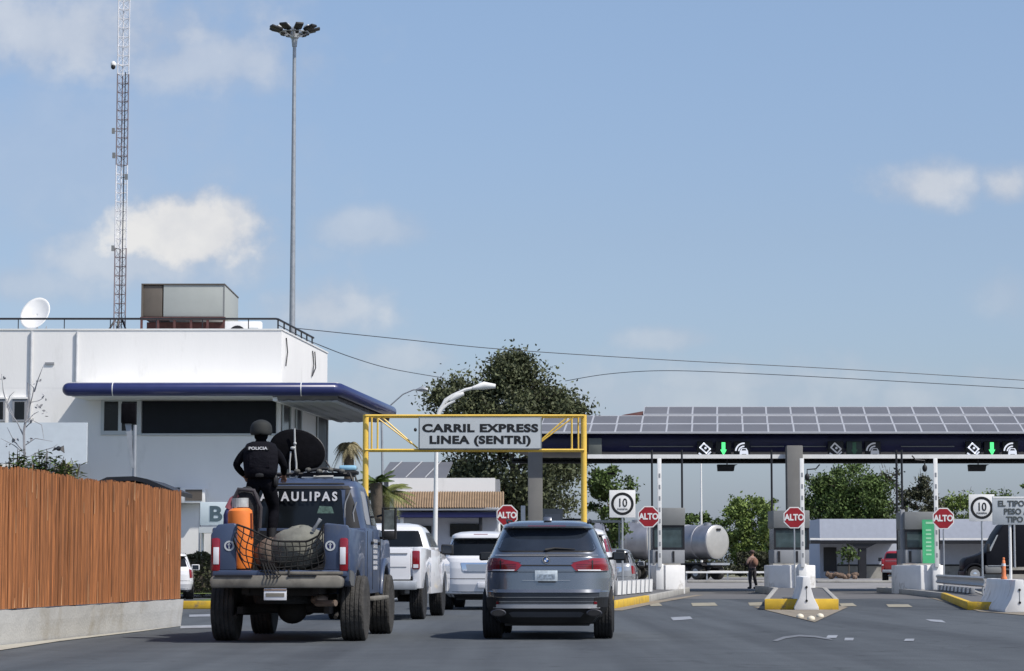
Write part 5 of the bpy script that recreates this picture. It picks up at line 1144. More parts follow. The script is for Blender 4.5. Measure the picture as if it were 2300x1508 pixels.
# ---- black semi tractor, seen side-on, facing left
Y = 152; x0 = AX(2166, Y); tr = thing('black_truck', 'black truck tractor facing left behind the right speed sign', 'truck', (x0, Y, 0), 0); k = Y/5623
tz = lambda py: AZ(py, Y)
tx = lambda px: AX(px, Y)-x0
hood = [(.35,.62),(.02,.80),(.04,tz(1262)),(.2,tz(1254)),(tx(2200),tz(1247)),(tx(2216),tz(1240)),(tx(2216),.9),(tx(2205),.9)]
MB().prism(hood, .35, 1.95, 'y').build('hood', m_blkp, tr, bevel=.07)
for yq in (.0, 1.85):
    c_ = tx(2190); o_ = [(c_+.66*math.cos(math.pi*(1-i/12)), .52+.66*math.sin(math.pi*(1-i/12))) for i in range(13)]; i_ = [(c_+.56*math.cos(math.pi*(1-i/12)), .52+.56*math.sin(math.pi*(1-i/12))) for i in range(13)]
    MB().prism(o_+i_[::-1], yq, yq+.45, 'y').build('fender', m_blkp, tr, bevel=.02)
MB().prism([(tx(2216),.85),(tx(2216),tz(1240)),(tx(2222),tz(1236)),(tx(2240),tz(1200)),(tx(2254),tz(1180)),(tx(2262),tz(1176)),(tx(2275),tz(1176)),(tx(2275),.85)], .05, 2.25, 'y').build('cab', m_blkp, tr, bevel=.05)
MB().prism([(tx(2277),.95),(tx(2277),tz(1174)),(tx(2340),tz(1172)),(tx(2340),.95)], .03, 2.27, 'y').build('sleeper', m_blkp, tr, bevel=.05)
MB().prism([(tx(2221),tz(1238)),(tx(2240),tz(1202)),(tx(2243),tz(1202)),(tx(2226),tz(1238))], -.0, .3, 'y').build('window_pillar', m_chrome, tr)
mb = MB(); mb.tube([(tx(2279),-.05,.9),(tx(2279),-.05,tz(1178))], .07, 8); mb.build('exhaust_stack', m_galv, tr, smooth=True)
MB().box(tx(2220),tx(2272),-.01,.06,1.0,1.04).build('chrome_strip', m_galv, tr)
MB().box(.0,.3,.1,2.2,.35,.7).build('front_bumper', m_blackm, tr, bevel=.03)
for y, s in ((.18,-1),(2.1,1)):
    for xx in (tx(2190), tx(2190)+4.2, tx(2190)+5.5):
        mb = MB(); mb.lathe([(.30,-.14),(.46,-.15),(.50,-.08),(.50,.08),(.46,.15),(.30,.14)], (xx,y,.5), 'y', 24); wq = mb.build('wheel', m_tyre, tr, smooth=True)
        mb = MB(); mb.lathe([(.30,s*.145),(.27,s*.10),(.12,s*.11),(.12,s*.18),(.02,s*.19)], (xx,y,.5), 'y', 20); mb.build('rim', m_chrome, wq, smooth=True)
MB().box(tx(2212),tx(2250),.02,.5,.55,1.05).build('fuel_tank', m_grey, tr, bevel=.1)
mb = MB(); mb.box(tx(2170),tx(2330),.3,2.0,.5,.75); mb.build('chassis', m_under, tr)
mb = MB(); mb.box(tx(2216),tx(2222),-.3,-.05,tz(1240),tz(1222)); mb.build('side_mirror', m_blackm, tr, bevel=.02)
# ---- tanker trailer
Y = 180; x0 = AX(1612, Y); tk = thing('tanker_trailer', 'pale cylindrical tanker trailer beyond the toll lane', 'tanker trailer', (x0, Y, 0), R(42)); rr = 1.24; zc = AZ(1218,Y)
mb = MB(); pf = [(.02,-.12),(.5,-.10),(.9,-.06),(1.15,-.02),(rr,.06)]
Lt = 12
for i in range(1, 8): yq = i*Lt/8; pf += [(rr,yq-.09),(rr+.05,yq-.07),(rr+.05,yq+.07),(rr,yq+.09)]
pf += [(rr,Lt),(.9,Lt+.12),(.02,Lt+.15)]
mb.lathe(pf, (0,0,zc), 'y', 48); mb.build('tank_shell', m_tank, tk, smooth=True)
mb = MB(); mb.lathe([(.02,-.135),(.5,-.115),(.9,-.075),(1.15,-.035),(1.20,-.0)], (0,0,zc), 'y', 48); mb.build('end_plate', m_tankend, tk, smooth=True)
MB().box(-.2,.2,-.16,-.09,zc+.82,zc+.98).build('end_label', m_dark, tk)
mb = MB(); mb.lathe([(.3,zc+rr-.05),(.3,zc+rr+.14),(.02,zc+rr+.18)], (0,1.0,0), 'z', 16); mb.build('manhole', m_tank, tk)
mb = MB(); mb.box(-1.2,1.2,-.35,-.1,.50,.64); mb.build('rear_bumper', m_white, tk, bevel=.02)
mb = MB(); mb.box(-1.0,1.0,-.25,.1,1.05,1.2); mb.build('light_bar', m_galv, tk); mb = MB(); mb.box(-.5,.5,0,Lt,.85,1.25); mb.build('chassis', m_under, tk)
for s in (-1, 1):
    for y in (1.0, 2.3):
        mb = MB(); mb.lathe([(.28,-.28),(.48,-.28),(.52,-.2),(.52,.2),(.48,.28),(.28,.28)], (s*1.0,y,.52), 'x', 24); wq = mb.build('wheel', m_tyred, tk, smooth=True)
        mb = MB(); mb.lathe([(.28,s*.285),(.2,s*.2),(.1,s*.22),(.02,s*.24)], (s*1.0,y,.52), 'x', 16); mb.build('rim', m_galv, wq, smooth=True)
    mb = MB(); mb.prism([(.3,1.0),(.5,1.2),(2.8,1.2),(3.0,1.0),(2.8,1.14),(.5,1.14)], s*.75, s*1.25, 'x'); mb.build('mudguard', m_dark, tk)
tk2 = copy_tree(tk, (AX(1462,168), 168, 0), 'second tanker trailer seen behind the left booth and grey suv', R(74))
tk['group'] = tk2['group'] = 'tanker trailers beyond the lanes'
# ------------------------------------------------------------------ police truck
pt = thing('police_truck', 'dusty blue police pickup truck with open loaded bed', 'police truck', (AX(628,35.2), 35.2, 0), -R(2.9)); W = .98; ry, fy, wr = 1.2, 4.85, .47
def arch2(y0, r_, z0, n=16): return [(y0+r_*math.cos(math.pi*(1-i/n)), max(z0, .50+r_*math.sin(math.pi*(1-i/n)))) for i in range(n+1)]
for s in (-1, 1):
    poly = [(.10,.86),(.2,.80),(ry-.56,.78)]+arch2(ry,.52,.78)+[(2.12,.78),(2.12,1.60),(.10,1.62)]
    MB().prism(poly, s*(W-.14), s*W, 'x').build('bed_side', m_blue, pt, bevel=.03)
    MB().prism([(.11,.865),(.21,.806),(.62,.79),(.66,.95),(.5,1.0),(.11,1.02)], s*(W-.03), s*(W+.006), 'x').build('mud_spatter', M('dried mud over blue', (.11,.112,.11), .8, var=.3, vs=6, stain=(.06,.07,.10,.55), sscale=6), pt)
    x0, x1 = sorted((s*.62, s*(W-.0)))
    p = [(x0,1.02),(x1,1.02),(x1,1.58),(x1-.03,1.65),(x0+.03,1.68),(x0,1.66)] if s > 0 else [(x0,1.02),(x1,1.02),(x1,1.66),(x1-.03,1.68),(x0+.1,1.66),(x0,1.52)]
    post = MB().prism(p, .0, .14, 'y').build('tailgate_post', m_blue, pt, bevel=.02)
    cx_ = s*.715
    mb = MB(); ring(mb, cx_, 1.36, .048, .072, 0, 2*math.pi, -.008, -.001, 24); mb.build('emblem_ring', m_signg, post)
    mb = MB(); mb.lathe([(.048,-.006),(.048,-.001)], (cx_,0,1.36), 'y', 20); mb.build('emblem_disc', m_navyd, post)
    mb = MB(); line2(mb, [(cx_,1.325),(cx_,1.395)], .018, -.010, -.007); line2(mb, [(cx_-.02,1.375),(cx_+.02,1.375)], .012, -.010, -.007); mb.build('emblem_star', m_signg, post)
    a, b_ = sorted((s*.845, s*.968)); lm = MB().box(a, b_, -.03, .12, 1.0, 1.47).build('tail_lamp', m_redl, pt, bevel=.03)
    a, b_ = sorted((s*.855, s*.935)); MB().box(a, b_, -.037, -.0295, 1.10, 1.34).build('reverse_lens', m_lensw, lm, bevel=.01)
    MB().box(s*.62 if s > 0 else -.84, .84 if s > 0 else -.62, .8, 1.75, 1.02, 1.25).build('wheel_well', m_under, pt, bevel=.04)
    for y in (ry, fy): wheel(pt, s*.935, y, wr, .36, m_tyred, m_rimd, s, .52)
    MB().prism([(1.95,.62),(4.1,.62),(4.1,.56),(1.95,.56)], s*(W+.0), s*(W+.16), 'x').build('side_step', m_mud, pt, bevel=.02)
    mb = MB(); mb.tube([(s*(W-.3),2.2,.7),(s*(W+.05),2.2,.58)], .025, 6); mb.tube([(s*(W-.3),3.8,.7),(s*(W+.05),3.8,.58)], .025, 6); mb.build('step_bracket', m_under, pt)
    mb = MB(); xm = s*1.13; mb.tube([(xm-s*.10,4.15,1.50),(xm+s*.10,4.15,1.50),(xm+s*.10,4.15,1.98),(xm-s*.10,4.15,1.98),(xm-s*.10,4.15,1.50)], .024, 6); mb.tube([(s*.95,4.2,1.52),(xm,4.15,1.50)], .022, 6); mb.tube([(s*.93,4.2,1.85),(xm,4.15,1.9)], .018, 6)
    mr = mb.build('side_mirror', m_blackm, pt, smooth=True); MB().box(xm-.09,xm+.09,4.12,4.2,1.50,1.62).build('lower_mirror', m_blackm, mr, bevel=.02)
    MB().box(xm-.08,xm+.08,4.13,4.15,1.64,1.95).build('mirror_glass', M('mirror glass', (.10,.115,.11), .15, var=.5, vs=9), mr)
MB().box(-.84,.84,.1,2.1,.96,1.02).build('bed_floor', m_under, pt)
MB().box(-.84,.84,2.05,2.12,1.02,1.60).build('bed_front_wall', m_blackm, pt)
mb = MB(); mb.box(-.95,.95,-.02,.12,.93,1.02); mb.build('bed_sill', m_blue, pt, bevel=.02)
mb = MB(); mb.box(-.05,.90,-.06,-.0,.955,1.0); mb.build('sill_step_pad', m_mud, pt, bevel=.01)
mb = MB(); mb.prism([(-.96,.90),(-.90,.945),(.86,.945),(.92,.90),(.90,.77),(-.94,.77)], -.22, .05, 'y'); mb.build('rear_bumper', m_mud, pt, bevel=.035)
mb = MB(); mb.box(-.88,-.35,-.235,-.20,.93,.955); mb.box(.15,.55,-.235,-.2,.935,.95); mb.build('bumper_pad', m_dark, pt)
pl = MB().box(-.19,.13,-.20,-.18,.60,.765).build('number_plate', m_lensw, pt, bevel=.006); MB().box(-.16,.10,-.206,-.2015,.65,.70).build('plate_marks', m_mud, pl)
MB().box(-.19,.13,-.207,-.2015,.735,.755).build('plate_strip', M('brown plate strip', (.20,.12,.07), .7), pl)
# underbody
mb = MB(); mb.tube([(-.8,ry,.47),(.8,ry,.47)], .075, 8); mb.ell((.02,ry,.44),(.22,.2,.2)); mb.build('rear_axle', m_under, pt, smooth=True)
mb = MB(); mb.tube([(-.8,fy,.47),(.8,fy,.47)], .06, 8); mb.ell((-.25,fy,.45),(.17,.17,.16)); mb.build('front_axle', m_under, pt, smooth=True)
mb = MB()
for s in (-1,1): mb.box(s*.5-.05, s*.5+.05, .1, 5.4, .68, .86); mb.box(s*.62-.04, s*.62+.04, .4, 2.0, .40, .50)
mb.box(-.5,.5,.15,.3,.66,.80); mb.box(-.5,.5,2.6,2.9,.5,.8); mb.box(-.45,.45,3.4,4.2,.42,.9); mb.build('chassis', m_under, pt)
mb = MB(); mb.lathe([(.2,-.11),(.40,-.12),(.43,-.06),(.43,.06),(.40,.12),(.2,.11)], (-.05,.75,.66), 'z', 24); mb.build('spare_tyre', m_tyre, pt, smooth=True)
mb = MB(); mb.tube([(.45,1.6,.62),(.42,.5,.60),(.52,.15,.55),(.80,-.02,.56)], .045, 8); mb.ell((.5,.5,.60),(.12,.3,.08)); mb.build('exhaust_pipe', M('rusty exhaust', (.22,.16,.12), .6, .4, var=.3), pt, smooth=True)
mb = MB(); mb.tube([(-.72,.6,.35),(-.72,1.2,.5)], .03, 6); mb.tube([(.72,.6,.35),(.72,1.2,.5)], .03, 6); mb.build('shock_absorber', m_under, pt)
for s in (-1,1): MB().box(s*.75-.14, s*.75+.14, 2.0, 2.04, .35, .85).build('mud_flap', m_blackm, pt)
# cab
low = [(2.14,.66),(4.22,.66)]+arch2(fy,.62,.66)+[(5.75,.70),(5.85,1.0),(5.8,1.35),(5.6,1.48),(4.6,1.58),(4.3,1.64),(2.14,1.64)]
MB().prism(low, -W, W, 'x').build('body', m_blue, pt, bevel=.04)
n = 16; o_ = [(fy+.70*math.cos(math.pi*(1-i/n)), .50+.70*math.sin(math.pi*(1-i/n))) for i in range(n+1)]; i_ = [(fy+.60*math.cos(math.pi*(1-i/n)), .50+.58*math.sin(math.pi*(1-i/n))) for i in range(n+1)]
for s in (-1,1): MB().prism(o_[1:-1]+i_[::-1][1:-1], s*(W-.02), s*(W+.045), 'x').build('wheel_flare', m_blue, pt, bevel=.03)
S = Shell([(1.60,.96,2.15,4.5,9),(1.70,.94,2.16,4.35,9),(2.10,.87,2.22,3.85,9),(2.26,.83,2.27,3.6,9),(2.34,.78,2.34,3.45,7),(2.39,.68,2.48,3.3,5),(2.405,.4,2.7,3.1,4)])
S.mesh(1.60, 2.405, 40, 96).build('cab', m_blue, pt, smooth=True)
S.rpatch([(1.62,-.80,.66),(1.9,-.77,.63),(2.20,-.70,.60),(2.225,-.66,.56)], .006, .03, 16, 4).build('rear_window', m_glass, pt, smooth=True)
S.rpatch([(1.58,.68,.90),(1.75,.68,.86),(2.0,.66,.80),(2.22,.66,.72)], .008, .03, 6, 4).build('black_corner_trim', m_blackm, pt, smooth=True)
mb = MB(); mb.tube([(.665,2.19,1.62),(.655,2.19,1.92),(.665,2.2,2.02),(.74,2.21,2.2)], .012, 6); mb.tube([(.80,2.2,1.70),(.78,2.2,1.86),(.83,2.21,2.03)], .012, 6); mb.build('trim_strip', m_greylt, pt)
for a, b_, z, m in ((-.42,-.1,1.80,'s'),(.02,.30,1.74,'s'),(.12,.62,1.72,'s')):
    MB().prism([(a,z-.15),(b_,z-.15),(b_,z),((a+b_)/2,z+.05),(a,z)], 2.192, 2.202, 'y').build('seat_back', M('seat cloth', (.035,.035,.038), .9), pt, bevel=.003)
MB().prism([(.24,1.86),(.50,1.86),(.46,1.96),(.28,1.97)], 2.178, 2.186, 'y').build('green_sticker', M('faded green sticker', (.10,.17,.14), .7, var=.5, vs=30), pt)
text('TAMAULIPAS', .185, m_lensw, 'rear_lettering', pt, (-.10,2.165,2.105), sx=.92, bold=.006, space=1.40)
S.rpatch([(2.228,-.76,.74),(2.275,-.70,.70)], .016, .03, 14, 1).build('cab_rib', m_blackm, pt); S.rpatch([(2.30,-.66,.64),(2.32,-.64,.62)], .016, .03, 14, 1).build('cab_rib', m_blackm, pt)
for s in (-1,1):
    f = S.spatch([(1.70,2.55,3.05),(1.78,2.5,3.1),(2.14,2.55,3.05),(2.2,2.62,3.0)], s, .008, .03, 8, 3).build('quarter_window', m_greylt, pt, smooth=True)
    S.spatch([(1.70,3.25,4.05),(1.8,3.22,4.0),(2.15,3.27,3.62)], s, .008, .03, 8, 3).build('door_window', m_glass, pt, smooth=True)
    xx = s*(W+.004); a, b_ = sorted((s*(W-.02), s*(W+.006)))
    for y in (2.35, 3.12, 4.2): MB().box(a, b_, y-.012, y+.012, .72, 1.6).build('door_gap', m_blackm, pt)
    for y in (3.0, 4.0): MB().box(*sorted((s*W, s*(W+.035))), y-.12, y-.0, 1.40, 1.45).build('door_handle', m_blackm, pt, bevel=.01)
    mb = MB()
    for k_ in range(6): mb.box(a+.002*s, b_+.002*s, 3.25, 3.75, 1.02+.082*k_, 1.075+.082*k_)
    mb.build('door_decal', m_lensw, pt)
MB().box(-.4,.4,3.3,3.4,2.40,2.41).build('roof_seam', m_dark, pt)
# roof rack, light bar
mb = MB()
for y in (2.5, 3.1): mb.tube([(-.75,y,2.34),(-.72,y,2.46),(.70,y,2.46),(.74,y,2.34)], .025, 6)
for x in (-.7,.68): mb.tube([(x,2.4,2.46),(x,3.3,2.46)], .025, 6)
mb.tube([(.05,2.45,2.50),(.3,2.45,2.54),(.6,2.45,2.50)], .03, 6); mb.build('roof_rack', m_blackm, pt, smooth=True)
lb = MB().box(.48,.78,2.7,3.0,2.46,2.52).build('light_bar', m_blackm, pt, bevel=.02)
MB().box(.50,.76,2.72,2.98,2.522,2.60).build('light_dome', M('pale blue lamp dome', (.30,.55,.70), .15, var=.15, coat=.6), lb, bevel=.03)
mb = MB()
for k_ in range(5): mb.ell((-.1+.17*k_,2.44,2.50+.02*(k_ % 2)),(.05,.05,.035),8,6)
mb.build('rack_clutter', M('dull gear', (.10,.10,.09), .8, var=.5, vs=9), pt)
# round black shield with poles
sd = thing('round_shield', 'large round black shield tied to a pale pole above the truck cab', 'shield', pt.matrix_basis @ Vector((-.12,2.62,2.82)), -R(2.9)); mb = MB(); n = 40
def dpt(r_, a, o_): 
    x, z = .425*r_*math.cos(a), .305*r_*math.sin(a); return (x*math.cos(R(-16))-z*math.sin(R(-16)), .10*z-.06*(1-r_*r_)+o_, x*math.sin(R(-16))+z*math.cos(R(-16)))
rs_ = (.02,.3,.6,.85,1.0); mb.add([dpt(r_, 2*math.pi*j/n, 0) for r_ in rs_ for j in range(n)], [(i*n+j, i*n+(j+1) % n, (i+1)*n+(j+1) % n, (i+1)*n+j) for i in range(4) for j in range(n)]+[tuple(range(n))[::-1]])
o = mb.build('shield_disc', m_mblk, sd, smooth=True, fix=False); md = o.modifiers.new('s','SOLIDIFY'); md.thickness = .02; evalmods(o)
mb = MB(); mb.tube([(.42*math.cos(2*math.pi*j/n), 0, 0) if 0 else dpt(1.0, 2*math.pi*j/n, 0) for j in range(n+1)], .014, 6); mb.build('shield_rim', m_dark, sd, smooth=True)
mb = MB(); mb.tube([(-.03,-.12,.33),(-.025,-.12,.12),(-.02,-.13,0),(-.0,-.12,-.2),(.0,-.10,-.42)], [.013,.015,.014,.016,.016], 8); mb.ell((-.02,-.14,.10),(.025,.02,.025)); mb.ell((-.05,-.14,.03),(.04,.02,.025)); mb.build('pale_pole', m_polew, sd, smooth=True)
mb = MB(); mb.tube([(-.085,-.12,-.02),(-.10,-.12,-.2),(-.10,-.1,-.4)], .012, 8); mb.build('thin_pole', m_polew, sd, smooth=True)
mb = MB(); mb.tube([(.1,.1,-.2),(0,.2,-.42)], .03, 6); mb.tube([(.43,.0,-.15),(.56,0,-.36)], .014, 6); mb.build('support', m_dark, sd, smooth=True)
mb = MB(); mb.tube([(.45,-.02,-.30),(.36,-.0,-.36),(.25,0,-.40),(.55,0,-.40)], .03, 6); mb.build('pale_bundle', m_polew, sd, smooth=True)
W2 = pt.matrix_basis
def loc(x, y, z): return W2 @ Vector((x, y, z))
# orange cylinder
gc = thing('orange_gas_cylinder', 'orange gas cylinder standing upright in the truck bed', 'gas cylinder', loc(-.61,.42,1.02), -R(2.9)+0)
mb = MB(); mb.lathe([(.10,0),(.165,.02),(.178,.08),(.178,.78),(.17,.84),(.13,.875),(.06,.885)], n=32); mb.build('cylinder_body', m_orange, gc, smooth=True); gc.rotation_euler = (0, R(-1.5), -R(2.9))
mb = MB(); mb.lathe([(.045,.88),(.05,.92),(.03,.93),(.03,.97)], n=14); mb.build('valve', m_dark, gc, smooth=True)
mb = MB()
for a0, a1 in ((.3,2.6),(3.5,5.9)): 
    P_ = [(.12*math.cos(a0+(a1-a0)*i/8), .12*math.sin(a0+(a1-a0)*i/8)) for i in range(9)]; Q_ = [(.105*math.cos(a0+(a1-a0)*i/8), .105*math.sin(a0+(a1-a0)*i/8)) for i in range(9)]
    mb.prism(P_+Q_[::-1], .89, 1.02, 'z')
mb.build('valve_guard', m_lbag, gc)
mb = MB(); mb.box(.155,.182,-.09,-.05,.45,.80); mb.build('stencil_marks', M('dark stencil', (.20,.04,.01), .6), gc)
# rucksack, valve cover bag, blue bundle
rk = thing('rucksack', 'dark rucksack with rounded top piled in the truck bed', 'rucksack', loc(-.62,.95,1.52), -R(2.9))
mb = MB(); mb.ell((0,0,.40),(.21,.16,.30),18,12,jit=.03); mb.box(-.17,.17,-.1,.12,0,.3); mb.build('bag_body', m_bpack, rk, smooth=True)
mb = MB(); mb.tube([(.20,-.1,.1),(.22,-.14,.4),(.12,-.15,.64),(-.1,-.15,.66),(-.2,-.12,.45)], .03, 8); mb.build('strap', m_dgrey, rk, smooth=True)
mb = MB(); mb.prism([(-.11,.08),(.11,.08),(.11,.26),(.07,.34),(-.06,.34),(-.11,.24)], -.24, -.13, 'y'); mb.build('pale_pouch', m_lbag, rk, bevel=.03)
bb = thing('clothing_bundle', 'blue and faded red bundle left of the dark rucksack', 'bundle', loc(-.86,.9,1.58), -R(2.9))
mb = MB(); mb.ell((0,0,.14),(.10,.14,.22),12,8,jit=.08); mb.build('blue_cloth', m_bcloth, bb, smooth=True)
mb = MB(); mb.tube([(-.02,-.05,.32),(.04,-.05,.45),(.13,-.05,.52)], [.05,.045,.03], 8); mb.build('red_cloth', m_rcloth, bb, smooth=True)
# sack and cargo net
sk_ = thing('canvas_sack', 'bulging grey canvas sack under the cargo net', 'sack', loc(.22,.42,1.02), -R(2.9))
mb = MB(); vs = []; n, m = 36, 22
for i in range(m+1):
    ph = math.pi*i/m
    for j in range(n):
        a = 2*math.pi*j/n; rr_ = 1+.035*math.sin(5*a+3*ph)+.03*math.sin(9*ph+2*a)+random.uniform(-.012,.012)
        x, y, z = .42*math.sin(ph)*math.cos(a)*rr_, .36*math.sin(ph)*math.sin(a)*rr_, .30+.32*math.cos(ph)*rr_
        z += .05*x; vs.append((x, y, max(0, z)))
mb.add(vs, [(i*n+j, i*n+(j+1) % n, (i+1)*n+(j+1) % n, (i+1)*n+j) for i in range(m) for j in range(n)]); mb.build('sack_body', m_sack, sk_, smooth=True)
mb = MB(); mb.tube([(.22,-.2,.55),(.28,-.25,.64),(.33,-.25,.72)], [.03,.02,.03], 6); mb.build('tie_knot', m_polew, sk_, smooth=True)
b2 = thing('brown_bundle', 'brown bundled load behind the left half of the cargo net', 'bundle', loc(-.20,.5,1.02), -R(2.9))
mb = MB(); mb.ell((0,0,.2),(.24,.3,.26),16,10,jit=.06); mb.build('bundle_body', M('brown grey canvas', (.13,.10,.08), .95, var=.4, vs=9, bump=.6, bs=14), b2, smooth=True)
cnet = thing('cargo_net', 'black cargo net slung across the open tailgate of the truck', 'net', loc(0,-.0,1.0), -R(2.9))
topf = lambda u: .66-.10*u if u < 0 else 0
def net(u, v):   # u 0..1 across, v 0..1 top to bottom
    x = -.61+1.23*u
    t = np.interp(u, [0,.12,.3,.42,.55,.8,.93,1], [.66,.60,.50,.44,.42,.42,.50,.66]); b_ = np.interp(u, [0,.1,.25,.5,.8,1], [.30,.05,.00,-.02,.02,.06])
    if u < .03: b_ = .35
    z = t+(b_-t)*v; xo = x-.04*math.sin(v*3)*(.6-u)+.02*math.sin(6*v+9*u); y = -.02+.17*math.sin(math.pi*min(1,max(0,u)))*0-.03*math.sin(math.pi*v)
    return (xo, y+.02*math.sin(11*u), z)
mb = MB()
for i in range(15): mb.tube([net(i/14, v/8) for v in range(9)], .0085, 5)
for j in range(1, 7): mb.tube([net(u/28, j/6) for u in range(29)], .0085, 5)
mb.build('net_mesh', m_net, cnet, fix=False)
mb = MB(); mb.tube([net(u/28, 0) for u in range(29)], .016, 6); mb.build('edge_rope', m_net, cnet, smooth=True)
mb = MB()
for i in range(5): mb.tube([net(.3+.03*i, .75), (-.15+.05*i,-.26,-.06), (-.12+.03*i,-.27,-.10)], .010, 4)
mb.tube([net(.62,.95), (.17,-.24,-.06)], .014, 5); mb.build('hanging_tail', m_net, cnet, fix=False)
# ------------------------------------------------------------------ people
def skin(name, mat, par, chains, sub=1, mats=None, paint=None):
    """chains: list of lists of (point, radius or (rx,ry)); shared points are welded"""
    V = []; E = []; Rr = []; idx = {}
    def vid(p, r_):
        k_ = tuple(round(c, 4) for c in p)
        if k_ not in idx: idx[k_] = len(V); V.append(p); Rr.append(r_)
        return idx[k_]
    for ch in chains:
        ids = [vid(p, r_) for p, r_ in ch]; E += list(zip(ids, ids[1:]))
    me = bpy.data.meshes.new(name); me.from_pydata(V, E, []); o = bpy.data.objects.new(name, me); COL.objects.link(o)
    md = o.modifiers.new('skin', 'SKIN'); md.use_smooth_shade = True; md.branch_smoothing = .3
    for i, r_ in enumerate(Rr): me.skin_vertices[0].data[i].radius = r_ if isinstance(r_, tuple) else (r_, r_)
    for v_ in me.skin_vertices[0].data: v_.use_root = False
    me.skin_vertices[0].data[0].use_root = True
    s_ = o.modifiers.new('s', 'SUBSURF'); s_.levels = sub; s_.render_levels = sub
    evalmods(o); o.data.materials.clear()
    for m in (mats or [mat]): o.data.materials.append(m)
    if paint:
        for p in o.data.polygons: p.material_index = paint(p.center)
    o.data.polygons.foreach_set('use_smooth', [True]*len(o.data.polygons)); o.parent = par; return o
def fingers(hand, dirv, side, curl=.5):
    """five short chains from the palm: dirv forward, side = thumb side"""
    d = Vector(dirv).normalized(); s = Vector(side).normalized(); up = d.cross(s).normalized(); h = Vector(hand); out = []
    for i, (off, ln) in enumerate(((-.030,.065),(-.010,.080),(.010,.085),(.030,.078))):
        b0 = h+s*off+d*.045; c1 = b0+d*ln*.5-up*ln*.25*curl; c2 = c1+d*ln*.3-up*ln*.55*curl
        out.append([(tuple(h), (.035,.020)), (tuple(b0), .010), (tuple(c1), .0095), (tuple(c2), .008)])
    t0 = h+s*.040+d*.005; t1 = t0+s*.025+d*.03-up*.01; out.append([(tuple(h), (.035,.020)), (tuple(t0), .013), (tuple(t1), .0105), (tuple(t1+d*.028-up*.012), .009)])
    return out
def person(label, loc_, rz, bulk, el, ha, kn, an, sc_=1, mats=(m_uni, m_dgrey, m_skin), lean=0, group=None):
    root = thing('person', label, 'person', loc_, rz, group); K = bulk or 1.0
    pel = (0,0,.95); ch = [[(pel,(.155,.12)), ((0,lean*.4,1.10),(.14,.105)), ((0,lean*.8,1.28),(.165,.115)), ((0,lean,1.42),(.15,.09)), ((0,lean,1.50),(.062,.062)), ((0,lean+.015,1.58),(.07,.075)), ((0,lean+.02,1.66),(.082,.098)), ((0,lean+.01,1.74),(.06,.07))]]
    for s in (0, 1):
        sg = -1 if s == 0 else 1; S_ = (sg*.185, lean, 1.40)
        ch.append([((0,lean,1.42),(.15,.09)), (S_,.072*K), (tuple(Vector(S_).lerp(Vector(el[s]),.5)),.060*K), (el[s],.047*K), (tuple(Vector(el[s]).lerp(Vector(ha[s]),.5)),.043*K), (tuple(Vector(el[s]).lerp(Vector(ha[s]),.88)),.028), (ha[s],(.035,.020))])
        dv = Vector(ha[s])-Vector(el[s]); ch += fingers(ha[s], dv, (-sg*1.0, .3, .2))
        hp = (sg*.10,0,.90); ch.append([(pel,(.155,.12)), (hp,.105*K), (tuple(Vector(hp).lerp(Vector(kn[s]),.5)),.092*K), (kn[s],.068*K), (tuple(Vector(kn[s]).lerp(Vector(an[s]),.4)),.068*K), (an[s],.042), ((an[s][0],an[s][1]+.12,an[s][2]-.04),(.042,.03)), ((an[s][0],an[s][1]+.19,an[s][2]-.05),(.035,.022))])
    hz_ = [Vector(h) for h in ha]
    def paint(c):
        if any((c-h).length < .13 and (c-Vector(e)).length > .2 for h, e in zip(hz_, el)) or c.z > 1.50: return 2
        return 1 if c.z < .98 and all((c-h).length > .16 for h in hz_) and abs(c.x) < .3 else 0
    b = skin('body', None, root, ch, 1, list(mats), paint)
    fz = 1.655; fy_ = lean+.115
    mb = MB(); mb.prism([(-.012,fz-.03),(.012,fz-.03),(.006,fz+.02),(-.006,fz+.02)], fy_-.02, fy_+.025, 'y'); mb.build('nose', m_skin, root, bevel=.004)
    for s in (-1, 1):
        mb = MB(); mb.ell((s*.032,fy_-.012,fz+.022),(.013,.008,.008),8,6); mb.build('eye', m_lensw, root)
        mb = MB(); mb.ell((s*.088,lean+.01,fz+.0),(.012,.022,.035),8,6); mb.build('ear', m_skin, root, smooth=True)
    mb = MB(); mb.ell((0,fy_-.012,fz-.055),(.024,.008,.006),8,6); mb.build('mouth', m_redld, root)
    for s in (0, 1):
        a = Vector(an[s]); mb = MB(); mb.ell((a.x,a.y+.07,a.z-.055),(.052,.15,.045),12,8); mb.tube([(a.x,a.y,a.z-.06),(a.x,a.y,a.z+.16)], [.06,.062], 12); mb.build('boot', m_blackm, root, smooth=True)
    root.scale = (sc_,)*3; return root, b
